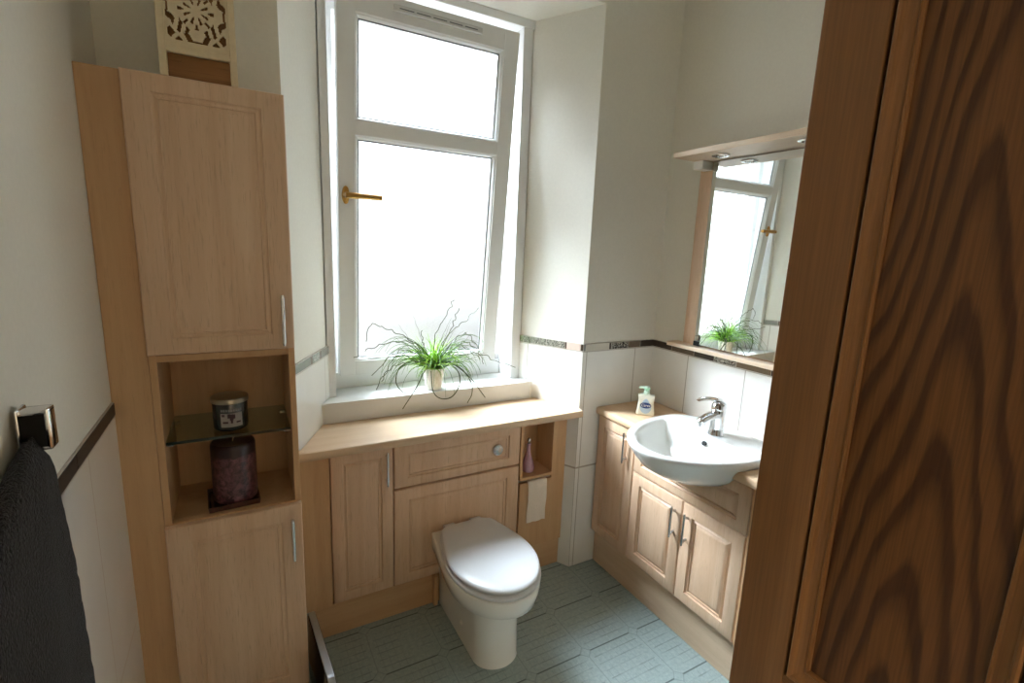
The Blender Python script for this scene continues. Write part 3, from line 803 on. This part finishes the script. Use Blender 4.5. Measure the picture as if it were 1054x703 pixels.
part('handle', bow_handle((XD, -.524, .397), (XD, -.524, .508), (-1, 0, 0), .02), 'satin', d2)
b = MB().box(XD, XD+.017, YD3-.003, YE, ZD0, .712, .001).box(XD+.02, VB, YE+.014, YE, .168, .712)
part('end_panel', b, 'beech_h', vb, smooth=0)
dfr = part('drawer_front', panel_front((XD, YD1-G, ZD2+G), (0, -1, 0), (-1, 0, 0), YD1-YD3-2*G, ZD1-ZD2-G, .017, .040, .034, True, 1.0), 'beech', vb, smooth=30)

# basin
BX, BY = 1.70, -.488
def bring(s, z, sx=0., ax=.318, ay=.226, bx=.150, n=64, grow=0.):
    p = []
    for i in range(n):
        t = 2*PI*i/n; c, q = math.cos(t), math.sin(t)
        if c < 0: x, y = ax*c, ay*q
        else:
            e = 2/3.2; x = bx*abs(c)**e; y = ay*math.copysign(abs(q)**(.82), q)
        p.append((BX+sx+x*s+grow*(c), BY+y*s+grow*q, z))
    return p
RIM = .775
outer = [bring(.20, .632, .0), bring(.45, .640, .0), bring(.66, .660, -.004), bring(.82, .690, -.003), bring(.915, .722, 0), bring(.965, .745, 0), bring(.990, .757, 0), bring(1.0, .765, 0), bring(.998, .772, 0), bring(.985, RIM, 0), bring(.96, RIM+.0005, 0)]
def inn(s, z, sx=0., n=64):
    """bowl: elliptical front, straight back edge at the tap ledge"""
    p = []; ax, ay, bx = .262, .190, .016
    for i in range(n):
        t = 2*PI*i/n; c, q = math.cos(t), math.sin(t)
        if c < 0: x, y = ax*c, ay*q
        else: x = bx*abs(c)**.5; y = ay*math.copysign(abs(q)**.5, q)
        p.append((BX-.018+sx+x*s, BY+y*s, z))
    return p
rings = outer+[inn(1.06, RIM-.001), inn(1.02, RIM-.004), inn(.99, RIM-.012), inn(.95, RIM-.035, -.004), inn(.86, RIM-.07, -.014), inn(.68, RIM-.105, -.03), inn(.42, RIM-.122, -.05), inn(.12, RIM-.127, -.07)]
basin = thing('basin', (BX, BY, .63), 'white semi-recessed ceramic basin bulging out of the vanity worktop', 'basin')
bowl = part('bowl', MB().loft(rings), 'ceramic', basin, smooth=60)
b = MB().lathe([(.019, 0), (.019, .003), (.015, .004), (.0, .003)], (BX-.088, BY, RIM-.1265), (0, 0, 1), 28, cap1=False)
part('drain', b, 'chrome', basin)
ov = Vector((BX-.012, BY+.0, RIM-.030))
b = MB().lathe([(.0085, -.004), (.0085, .0028), (.0065, .003), (0, .0025)], ov, (-.94, 0, .34), 20, cap1=False)
part('overflow_hole', b, 'dark', basin)

# basin hull cuts worktop and drawer front
def cutter():
    mb = MB().loft([[(BX+(x-BX)*1.012, BY+(y-BY)*1.012, z-.001) for x, y, z in r] for r in outer[:8]]+[[(BX+(x-BX)*1.012, BY+(y-BY)*1.012, .80) for x, y, z in outer[7]]])
    return part('cut', mb, 'ceramic', at=(0, 0, 0), smooth=0)
def cut(o, c):
    md = o.modifiers.new('b', 'BOOLEAN'); md.operation = 'DIFFERENCE'; md.object = c; md.solver = 'EXACT'
    bpy.context.view_layer.update()
    dg = bpy.context.evaluated_depsgraph_get()
    me = bpy.data.meshes.new_from_object(o.evaluated_get(dg), depsgraph=dg)
    o.modifiers.clear(); o.data = me
prof = [(VB, .713), (XD-.0035, .7135), (XD-.009, .7145), (XD-.012, .72), (XD-.013, .728), (XD-.012, .7365), (XD-.009, .742), (XD-.0035, ZV), (VB, ZV)]
b = MB().loft([[(x, -.0015, z) for x, z in prof], [(x, YE, z) for x, z in prof]])
vt = tag(part('worktop', b, 'top_y', smooth=30), 'beech vanity worktop holding the basin and soap bottle', 'worktop')
ct = cutter(); bpy.context.view_layer.update()
cut(vt, ct); cut(dfr, ct)
bpy.data.objects.remove(ct)
b = MB().box(XP, XP+.016, -.0015, YE, .0005, .1645, .001)
tag(part('plinth', b, 'beech_y', smooth=0), 'beech plinth board along floor below the vanity cabinets', 'plinth')

# tap
TP = (1.733, -.497, RIM+.001)
tap = thing('mixer_tap', TP, 'chrome single-lever mixer tap standing on basin ledge', 'tap')
b = MB().lathe([(.028, 0), (.028, .004), (.0255, .008), (.0240, .03), (.0245, .07), (.0255, .088), (.022, .094)], TP, n=32)
sp = [(TP[0], TP[1], TP[2]+.074), (TP[0]-.03, TP[1], TP[2]+.076), (TP[0]-.055, TP[1], TP[2]+.072), (TP[0]-.078, TP[1], TP[2]+.065), (TP[0]-.092, TP[1], TP[2]+.060), (TP[0]-.095, TP[1], TP[2]+.058)]
b.tube(sp, [.021, .0205, .019, .017, .0150, .010], 18, flat=.72)
part('body', b, 'chrome', tap)
b = MB().lathe([(.011, 0), (.011, .013), (.009, .014)], (TP[0]-.080, TP[1], TP[2]+.043), n=20)
part('spout_nozzle', b, 'chrome', tap)
b = MB().lathe([(.0240, .093), (.0252, .10), (.023, .113), (.015, .121), (0, .124)], TP, n=28, cap1=False)
lv = [(TP[0]+.018, TP[1], TP[2]+.094), (TP[0]+.010, TP[1], TP[2]+.114), (TP[0]-.010, TP[1], TP[2]+.129), (TP[0]-.04, TP[1], TP[2]+.138), (TP[0]-.07, TP[1], TP[2]+.142), (TP[0]-.098, TP[1], TP[2]+.142), (TP[0]-.112, TP[1], TP[2]+.140)]
b.tube(lv, [.016, .021, .0205, .018, .0155, .0125, .007], 16, flat=.42)
part('lever', b, 'chrome', tap)
b = MB().lathe([(.004, 0), (.004, .03), (.006, .034), (.005, .04), (0, .041)], (TP[0]+.03, TP[1], RIM-.001), n=14, cap1=False)
part('plug_rod', b, 'chrome', tap)

# soap bottle
SC_ = Vector((1.722, -.158, ZV+.0006))
uw = Vector((1, -1.02, 0)).normalized(); un = Vector((-1.02, -1, 0)).normalized()
soap = thing('soap_bottle', SC_, 'white pump soap bottle with blue oval label in worktop corner', 'bottle')
def srect(hw, hd, z, n=40, e=.36):
    return [SC_+uw*(hw*math.copysign(abs(math.cos(2*PI*i/n))**e, math.cos(2*PI*i/n)))+un*(hd*math.copysign(abs(math.sin(2*PI*i/n))**e, math.sin(2*PI*i/n)))+Vector((0, 0, z)) for i in range(n)]
b = MB().loft([srect(.034, .016, 0), srect(.0375, .018, .003), srect(.037, .0185, .012), srect(.0335, .018, .035), srect(.0315, .0175, .055), srect(.0325, .0175, .072), srect(.034, .0175, .080), srect(.032, .0165, .084), srect(.014, .012, .087, e=.7), srect(.012, .012, .088, e=1)])
part('body', b, 'soap', soap, smooth=50)
b = MB().lathe([(.0125, .087), (.0125, .100), (.011, .101), (.005, .102), (.005, .107), (.0105, .108), (.0115, .116), (.009, .119), (0, .120)], SC_, n=24, cap1=False)
nz = -uw
b.tube([SC_+Vector((0, 0, .114)), SC_+nz*.012+Vector((0, 0, .115)), SC_+nz*.026+Vector((0, 0, .114)), SC_+nz*.031+Vector((0, 0, .110))], [.006, .0055, .0045, .0035], 12)
part('pump', b, 'pump_pale', soap)
b = MB().lathe([(.0116, .1075), (.0122, .109), (.0122, .1135), (.0112, .1145)], SC_, n=24)
part('pump_collar', b, 'pump_g', soap)
def oval(cz, rw, rh, off, th, n=36, shape=None):
    f = shape or (lambda t: (math.cos(t), math.sin(t)))
    pts = [SC_+uw*(rw*f(2*PI*i/n)[0])+un*off+Vector((0, 0, cz+rh*f(2*PI*i/n)[1])) for i in range(n)]
    return MB().extrude(pts, un*th)
drop = lambda t: (math.cos(t)*(1-.42*max(0, math.sin(t))), math.sin(t)*(1.0+.25*max(0, math.sin(t))))
part('label', oval(.036, .0235, .028, .0172, .0016, shape=drop), 'pale_blue', soap, smooth=0)
part('label', oval(.043, .0225, .0125, .0188, .0012), 'navy', soap, smooth=0)
fc = bpy.data.curves.new('txt', 'FONT'); fc.body = 'Carex'; fc.size = 1; fc.align_x = 'CENTER'; fc.align_y = 'CENTER'; fc.extrude = .01; fc.shear = .2
fo = bpy.data.objects.new('txt', fc); COL.objects.link(fo); bpy.context.view_layer.update()
dg = bpy.context.evaluated_depsgraph_get(); tm = bpy.data.meshes.new_from_object(fo.evaluated_get(dg), depsgraph=dg)
tb = MB(); s_ = .0155
tb.add([SC_+uw*(v.co.x*s_)+Vector((0, 0, .043+v.co.y*s_))+un*(.0201+v.co.z*.02) for v in tm.vertices], [tuple(p.vertices) for p in tm.polygons])
bpy.data.objects.remove(fo); bpy.data.curves.remove(fc); bpy.data.meshes.remove(tm)
part('lettering', tb, 'white_plastic', soap, smooth=0)

# ------------------------------------------------------------------ mirror with lit canopy
mr = thing('mirror_unit', (XR, -.5, 1.03), 'beech-framed wall mirror with spotlight canopy and small shelf above basin', 'mirror')
YM0, YM1 = -.182, -.818; XM = 1.876
part('back_board', MB().box(XM, XR-.0005, YM0, YM1, 1.046, 1.756, .001), 'beech', mr, smooth=0)
mxa, mxb = XM-.0095, XM-.0012          # the glass stands a little further off the wall at the corner end
b = MB().prism([(mxa-.005, -.252), (mxb-.005, -.748), (mxb, -.748), (mxa, -.252)], 1.052, 1.752)
mg = part('mirror_glass', b, 'mirror', mr, smooth=0)
for y in (-.262, -.738):
    b = MB().box(XM-.019, XM-.0002, y+.012, y-.012, 1.047, 1.066, .001)
    part('mirror_clip', b, 'dark', mr, smooth=0)
cp = part('canopy', MB().box(1.712, XR-.0005, -.190, -.81, 1.756, 1.775, .002), 'pale_y', mr, smooth=0)
for y in (-.345, -.50, -.655):
    if y == -.50: continue
    c = (1.782, y, 1.756)
    sl = part('spotlight', MB().lathe([(.030, .001), (.030, -.003), (.027, -.0055), (.021, -.0055), (.019, -.001), (.0, -.001)], c, n=32, cap1=False), 'chrome', cp)
    part('bulb_face', MB().lathe([(.0185, -.0012), (.012, -.003), (0, -.0035)], c, n=28, cap1=False), 'white_plastic', sl)
part('switch_box', MB().box(1.815, XM-.0003, -.196, -.240, 1.724, 1.7555, .003), 'white_plastic', mr, smooth=0)
part('mirror_shelf', MB().box(1.832, XR-.0005+.0005-TT*0, -.135, -.865, 1.029, 1.0455, .002), 'pale_y', mr, smooth=0)

# ------------------------------------------------------------------ plant on the sill
PP = Vector((.940, .246, ZS+.0008))
pl_ = thing('potted_rush', PP, 'curly green rush plant in small white pot on window sill', 'plant')
b = MB().lathe([(.031, 0), (.033, .002), (.0405, .062), (.0445, .082), (.0455, .088), (.0445, .090), (.041, .089), (.040, .078)], PP, n=40)
part('pot', b, 'pot', pl_)
part('soil', MB().lathe([(.0395, .076), (.030, .081), (0, .083)], PP, n=30, cap1=False, cap0=True), 'soil', pl_)
def ok(p):
    lim = Y0-(p.z-Z0)*.0913-.014
    if p.z < ZS+.005 and p.y > YS-.004:
        p.z = ZS+.005
    if p.y > lim: p.y = lim
    return p
rn = random.Random(11)
def blade(mb, L, az, lift, droop, r0, wob=.0, n=16, curl=0.):
    p = PP+Vector((rn.uniform(-.022, .022), rn.uniform(-.022, .022), .080))
    d = Vector((math.cos(az)*math.cos(lift), math.sin(az)*math.cos(lift), math.sin(lift)))
    path = [p.copy()]; st = L/n
    ph = rn.uniform(0, 6)
    for i in range(n):
        d = d+Vector((0, 0, -droop*(i/n)*(1.4/n*4)))
        if wob: d = d+Vector((math.sin(ph+i*1.7)*wob, math.cos(ph*1.3+i*1.3)*wob*.6, math.sin(ph*2+i*1.45)*wob))
        if curl:
            a = math.cos(az)
            d = Matrix.Rotation(curl*(1 if a > 0 else -1), 3, 'Y') @ d
        d.normalize(); p = p+d*st
        path.append(ok(p.copy()))
    R = [r0*(1-.75*(i/n)) for i in range(n+1)]
    mb.tube(path, R, 5)
g1, g2, g3 = MB(), MB(), MB()
for i in range(190): blade(g1, rn.uniform(.07, .165), rn.uniform(0, 2*PI), rn.uniform(.35, 1.4), rn.uniform(.15, .7), .0018, .04)
for i in range(80): blade(g2, rn.uniform(.17, .30), rn.choice([rn.uniform(-1.1, .3), rn.uniform(2.8, 4.3), rn.uniform(0, 6.28)]), rn.uniform(.45, 1.1), rn.uniform(.7, 1.25), .0018, .05)
for i in range(26): blade(g3, rn.uniform(.12, .24), rn.choice([rn.uniform(-.6, .4), rn.uniform(2.7, 3.7)]), rn.uniform(.3, 1.3), rn.uniform(.0, .4), .0015, .20, 20)
# the long wandering stems and loops
STEMS = [[(0.937, 0.246, 0.934), (0.898, 0.25, 0.967), (0.867, 0.253, 1.015), (0.793, 0.257, 1.063), (0.738, 0.257, 1.088), (0.692, 0.257, 1.099), (0.673, 0.257, 1.033)], [(0.929, 0.246, 0.934), (0.877, 0.234, 1.01), (0.805, 0.222, 1.035), (0.722, 0.21, 1.032), (0.659, 0.21, 1.01)], [(0.937, 0.246, 0.934), (0.939, 0.234, 1.045), (0.966, 0.222, 1.107), (0.992, 0.21, 1.161), (1.005, 0.21, 1.196)], [(0.945, 0.246, 0.933), (0.978, 0.25, 1.017), (1.028, 0.253, 1.068), (1.079, 0.257, 1.101), (1.134, 0.257, 1.151)], [(0.949, 0.246, 0.933), (0.98, 0.234, 1.019), (1.007, 0.222, 1.082), (1.013, 0.21, 1.122), (1.029, 0.21, 1.16)], [(0.949, 0.246, 0.933), (0.972, 0.234, 0.965), (1.016, 0.222, 1.027), (1.06, 0.21, 1.058), (1.094, 0.21, 1.025), (1.13, 0.21, 0.975)], [(0.953, 0.246, 0.932), (0.995, 0.25, 0.952), (1.063, 0.253, 1.011), (1.108, 0.257, 1.0), (1.153, 0.257, 0.947), (1.168, 0.257, 0.913)], [(0.929, 0.246, 0.926), (0.893, 0.234, 0.948), (0.804, 0.222, 0.98), (0.757, 0.21, 0.982), (0.618, 0.21, 0.988)], [(0.953, 0.246, 0.924), (1.022, 0.234, 0.961), (1.136, 0.222, 0.964), (1.203, 0.21, 0.929), (1.297, 0.21, 0.898)], [(0.929, 0.246, 0.934), (0.902, 0.25, 0.998), (0.895, 0.253, 1.028), (0.892, 0.257, 1.07)], [(0.929, 0.246, 0.922), (0.894, 0.225, 0.911), (0.847, 0.189, 0.855), (0.794, 0.189, 0.777)], [(0.929, 0.246, 0.926), (0.882, 0.225, 0.947), (0.824, 0.189, 0.963), (0.78, 0.189, 0.937), (0.769, 0.189, 0.886), (0.794, 0.189, 0.846), (0.828, 0.189, 0.834)], [(0.953, 0.246, 0.924), (0.986, 0.225, 0.934), (1.021, 0.189, 0.908), (1.03, 0.189, 0.852), (0.998, 0.189, 0.803), (0.949, 0.189, 0.801), (0.917, 0.189, 0.836), (0.908, 0.189, 0.918)], [(0.953, 0.246, 0.924), (0.985, 0.225, 0.942), (1.02, 0.189, 0.924), (1.08, 0.189, 0.871), (1.148, 0.189, 0.782)], [(0.953, 0.246, 0.924), (0.985, 0.225, 0.942), (1.037, 0.189, 0.915), (1.081, 0.189, 0.855), (1.086, 0.189, 0.805), (1.066, 0.189, 0.767)], [(0.929, 0.246, 0.926), (0.866, 0.25, 0.954), (0.791, 0.253, 0.974), (0.755, 0.257, 0.923), (0.71, 0.257, 0.844)], [(0.929, 0.246, 0.926), (0.869, 0.234, 0.949), (0.804, 0.222, 0.95), (0.749, 0.21, 0.934), (0.717, 0.21, 0.886)], [(0.929, 0.246, 0.926), (0.877, 0.234, 0.972), (0.819, 0.222, 1.001), (0.764, 0.21, 0.989), (0.685, 0.21, 0.918)], [(0.945, 0.246, 0.929), (0.995, 0.25, 0.976), (1.046, 0.253, 1.004), (1.109, 0.257, 0.967), (1.158, 0.257, 0.93)]]
def smooth_path(P, m=7):
    P = [Vector(p) for p in P]; Q = [P[0]*2-P[1]]+P+[P[-1]*2-P[-2]]; o = []
    for i in range(1, len(Q)-2):
        a, b_, c, d = Q[i-1:i+3]
        for k in range(m):
            t = k/m
            o.append(.5*((2*b_)+(c-a)*t+(2*a-5*b_+4*c-d)*t*t+(3*b_-a-3*c+d)*t**3))
    return o+[P[-1]]
for k, st in enumerate(STEMS):
    pth = smooth_path(st)
    w = .0 if k in (11, 12) else .0035
    pth = [ok(p+Vector((math.sin(i*1.1+k)*w*min(1, i/6), math.cos(i*.9+k)*w*min(1, i/6), math.sin(i*1.4+2*k)*w*min(1, i/6)))) if p.z > ZS+.03 and p.y > .2 else p for i, p in enumerate(pth)]
    g3.tube(pth, [(.0027 if min(p[1] for p in st) < .195 else .0020)*(1-.35*i/len(pth)) for i in range(len(pth))], 5)
part('leaves', g1, 'leaf', pl_, fixn=False, label='bright green leaves')
part('leaves', g2, 'leaf2', pl_, fixn=False, label='darker arching leaves')
part('curly_stems', g3, 'curl', pl_, fixn=False, label='thin brownish curling stems')

# ------------------------------------------------------------------ pine door (open, near camera)
DX, DY0, DY1 = 1.0, -1.130, -1.895; DT = .036; DZ1 = 1.865
dr = struct(thing('door_1', (DX+DT/2, DY1, .006), 'stained pine panelled door standing open on the right', 'door'))
SW = .0885; YP0 = DY0-SW; PW = (DY0-DY1-3*SW)/2
YQ = [YP0, YP0-PW, YP0-PW-SW, YP0-2*PW-SW]      # panel 1 edges, panel 2 edges
for y0, y1, z0, z1 in ((DY0, YP0, .006, DZ1), (YQ[3], DY1, .006, DZ1), (YQ[1], YQ[2], .19, 1.775)):
    part('stile', MB().box(DX, DX+DT, y1, y0, z0, z1, .002), 'pine_s', dr, smooth=0)
for z0, z1 in ((.006, .19), (.575, .742), (1.775, DZ1)):
    segs = ((YQ[0], YQ[3]),) if True else ()
    for a, c in ((YQ[0], YQ[1]), (YQ[2], YQ[3])):
        part('rail', MB().box(DX, DX+DT, c+.0001, a-.0001, z0, z1, .002), 'pine_r', dr, smooth=0)
for a, c in ((YQ[0], YQ[1]), (YQ[2], YQ[3])):
    for z0, z1 in ((.742, 1.775), (.19, .575)):
        part('panel', MB().box(DX+.014, DX+.022, c, a, z0, z1), 'pine', dr, smooth=0)
        for sgn, xf in ((1, DX), (-1, DX+DT)):
            # mitred moulding: groove, rounded lip, hollow, bead
            u0 = .006
            pr = [(u0, .012), (u0, -.001), (u0+.0025, -.0035), (u0+.006, -.002), (u0+.009, .0035), (u0+.016, .0065), (u0+.021, .007), (u0+.0225, .0055), (u0+.025, .006), (u0+.0265, .009), (u0+.0265, .0138)]
            rings = []
            for i, dep in pr:
                x = xf+sgn*dep
                rings.append([(x, a-i, z0+i-.004), (x, c+i, z0+i-.004), (x, c+i, z1-i+.004), (x, a-i, z1-i+.004)])
            part('moulding', MB().loft(rings, 0, False, False), 'pine_s', dr, smooth=25)
b = MB()
for sgn, xf in ((-1, DX), (1, DX+DT)):
    pass

# ------------------------------------------------------------------ towel on its hook (left wall)
HY = -.748
hk = thing('towel_hook', (0, HY, 1.10), 'square chrome towel hook on the left tiled wall', 'hook')
x0, x1, z0, z1 = 0.005, .038, 1.114, 1.170; y0, y1 = HY-.013, HY+.013; w = .0055
b = MB().box(.0046, .009, y0-.004, y1+.004, z0-.012, z1+.002, .002)
b.box(.004, x1, y0, y1, z1-w-.002, z1, .003).box(x1-w, x1, y0, y1, z0, z1, .003).box(.005, x1, y0, y1, z0, z0+w, .003)
part('bracket', b, 'chrome', hk, smooth=30)
part('inset', MB().box(.006, x1-w, y0+.002, y1, z0+w-.001, z1-w-.001, 0), 'dark', hk, smooth=0)
rn = random.Random(3)
rings = []
NZ = 40; NN = 72
for k in range(NZ+1):
    s = k/NZ; z = 1.1335-s*.72
    sp = min(1, s*3.2)**.7
    ya = -.736+.034*sp+.03*s; yb2 = -.812-.22*sp-.10*s
    yc = (ya+yb2)/2; hy = (ya-yb2)/2; xc = .0185+.003*s; hx = .0150+.004*min(1, s*3)
    if s < .06: q = math.sqrt(s/.06*.94+.06); hy *= q; hx *= q
    ring_ = []
    for i in range(NN):
        t = 2*PI*i/NN; c, q = math.cos(t), math.sin(t)
        fold = 1+.16*math.sin(5*t+1.0+s*.8)*sp+.07*math.sin(9*t+2.2*s)*sp
        x = xc+hx*math.copysign(abs(c)**.75, c)*fold
        y = yc+hy*math.copysign(abs(q)**.85, q)
        x = max(.0065, x)
        ring_.append((x+.0011*rn.uniform(-1, 1), y+.0018*rn.uniform(-1, 1), z+.002*rn.uniform(-1, 1)))
    rings.append(ring_)
tag(part('towel', MB().loft(rings), 'towel', smooth=80), 'dark charcoal terry towel hanging from chrome hook', 'towel')

# ------------------------------------------------------------------ slim black scale on edge beside the tall cabinet
sc_ = thing('bathroom_scale', (.42, -.25, 0), 'slim black bathroom scale with chrome rim on edge beside tall cabinet', 'scale')
def plate(L, H, x0, x1, cr, inset=0., n=8):
    p = []
    for (cy, cz, a0) in ((L/2-cr, H/2-cr, 0), (-L/2+cr, H/2-cr, PI/2), (-L/2+cr, -H/2+cr, PI), (L/2-cr, -H/2+cr, 1.5*PI)):
        for i in range(n+1):
            a = a0+PI/2*i/n; p.append((cy+(cr-inset)*math.cos(a), cz+(cr-inset)*math.sin(a)))
    return p
Ms = Matrix.Translation((.4175, -.250, .1265)) @ Matrix.Rotation(.055, 4, 'Z')
def slab(x0, x1, inset):
    p = plate(.33, .248, 0, 0, .04, inset)
    return [[Ms @ Vector((x, y, z)) for y, z in p] for x in (x0, x1)]
a = slab(-.009, .009, 0)
o_ = [[Ms @ Vector((x, y, z)) for y, z in plate(.33, .248, 0, 0, .04, ins)] for x, ins in ((-.0095, .006), (-.0095, .001), (-.0085, 0), (.0085, 0), (.0095, .001), (.0095, .006))]
part('rim', MB().loft(o_, 0, True, True), 'silver', sc_, smooth=30)
g_ = [[Ms @ Vector((x, y, z)) for y, z in plate(.33, .248, 0, 0, .04, .0065)] for x in (-.0112, .0112)]
part('platform', MB().loft(g_), 'black_gloss', sc_, smooth=30)

# ------------------------------------------------------------------ daylight, added hall fill lights, camera
W = bpy.data.worlds.new('overcast'); S.world = W; W.use_nodes = True
nt = W.node_tree; nt.nodes.clear()
out = nt.nodes.new('ShaderNodeOutputWorld'); bg = nt.nodes.new('ShaderNodeBackground'); bg.inputs[1].default_value = 10.0
tcn = nt.nodes.new('ShaderNodeTexCoord'); spn = nt.nodes.new('ShaderNodeSeparateXYZ'); rp = nt.nodes.new('ShaderNodeValToRGB')
nt.links.new(tcn.outputs['Generated'], spn.inputs[0])
mm = nt.nodes.new('ShaderNodeMath'); mm.operation = 'MULTIPLY_ADD'; mm.inputs[1].default_value = .5; mm.inputs[2].default_value = .5
nt.links.new(spn.outputs[2], mm.inputs[0]); nt.links.new(mm.outputs[0], rp.inputs[0])
e = rp.color_ramp.elements
e[0].position = .42; e[0].color = (.12, .12, .12, 1); e[1].position = .50; e[1].color = (.27, .28, .285, 1)
for p_, k_ in ((.72, .34), (.86, 1.1), (1.0, 1.7)):
    x_ = e.new(p_); x_.color = (.92*k_, 1.0*k_, 1.10*k_, 1)
# veiled sun: a broad bright patch in the cloud, high to the left of the window
dt = nt.nodes.new('ShaderNodeVectorMath'); dt.operation = 'DOT_PRODUCT'; dt.inputs[1].default_value = Vector((-.46, .50, .73)).normalized()
nt.links.new(tcn.outputs['Generated'], dt.inputs[0])
mr_ = nt.nodes.new('ShaderNodeMapRange'); mr_.interpolation_type = 'SMOOTHSTEP'
mr_.inputs[1].default_value = .82; mr_.inputs[2].default_value = .97; mr_.inputs[3].default_value = 0; mr_.inputs[4].default_value = 1
nt.links.new(dt.outputs['Value'], mr_.inputs[0])
sc2 = nt.nodes.new('ShaderNodeVectorMath'); sc2.operation = 'SCALE'; sc2.inputs[0].default_value = (5.5, 6.1, 6.8)
nt.links.new(mr_.outputs[0], sc2.inputs['Scale'])
ad = nt.nodes.new('ShaderNodeVectorMath'); ad.operation = 'ADD'
# low sky: brighter to the left, dimmed to the right to keep light off the left wall
mx_ = nt.nodes.new('ShaderNodeMapRange'); mx_.interpolation_type = 'SMOOTHSTEP'
mx_.inputs[1].default_value = -.25; mx_.inputs[2].default_value = .65; mx_.inputs[3].default_value = 1.15; mx_.inputs[4].default_value = .42
nt.links.new(spn.outputs[0], mx_.inputs[0])
sc3 = nt.nodes.new('ShaderNodeVectorMath'); sc3.operation = 'SCALE'
nt.links.new(rp.outputs[0], sc3.inputs[0]); nt.links.new(mx_.outputs[0], sc3.inputs['Scale'])
nt.links.new(sc3.outputs[0], ad.inputs[0]); nt.links.new(sc2.outputs[0], ad.inputs[1])
nt.links.new(ad.outputs[0], bg.inputs[0]); nt.links.new(bg.outputs[0], out.inputs[0])
W.cycles.sampling_method = 'MANUAL'; W.cycles.sample_map_resolution = 512

ld_ = bpy.data.lights.new('hall_fill', 'POINT'); ld_.shadow_soft_size = .12; ld_.energy = 15; ld_.color = (1, .90, .76)  # added fill light, placed to brighten the pine door face
lo = bpy.data.objects.new('hall_fill', ld_); COL.objects.link(lo); lo.location = Vector((-.30, -2.62, 1.75))*K

cam = bpy.data.cameras.new('camera'); co = bpy.data.objects.new('camera', cam); COL.objects.link(co)
yaw, pit, rol, f = .5135, -.1860, .0397, 504.44
fwd = Vector((math.sin(yaw)*math.cos(pit), math.cos(yaw)*math.cos(pit), math.sin(pit)))
r0 = Vector((math.cos(yaw), -math.sin(yaw), 0)); u0 = r0.cross(fwd)
rr = r0*math.cos(rol)+u0*math.sin(rol); uu = -r0*math.sin(rol)+u0*math.cos(rol)
mw = Matrix((rr, uu, -fwd)).transposed().to_4x4(); mw.translation = Vector((.2642, -1.5883, 1.3992))*K
co.matrix_world = mw
cam.sensor_width = 36; cam.sensor_fit = 'HORIZONTAL'; cam.lens = f*36/1054; cam.clip_start = .02
l2 = bpy.data.lights.new('hall_ceiling_fill', 'AREA'); l2.shape = 'DISK'; l2.size = .4; l2.energy = 16; l2.color = (1, .88, .72)  # invented fill from behind the camera, lifts the cabinet fronts
lo2 = bpy.data.objects.new('hall_ceiling_fill', l2); COL.objects.link(lo2); lo2.location = Vector((.45, -2.45, CEIL-.05))*K
S.camera = co
vs = S.view_settings; vs.view_transform = 'Standard'; vs.look = 'None'; vs.gamma = 1; vs.use_curve_mapping = False; vs.exposure = .42
cy = S.cycles; cy.use_denoising = True; cy.max_bounces = 14; cy.diffuse_bounces = 8; cy.glossy_bounces = 6; cy.transparent_max_bounces = 12
cy.sample_clamp_indirect = 8; cy.caustics_reflective = False; cy.caustics_refractive = False
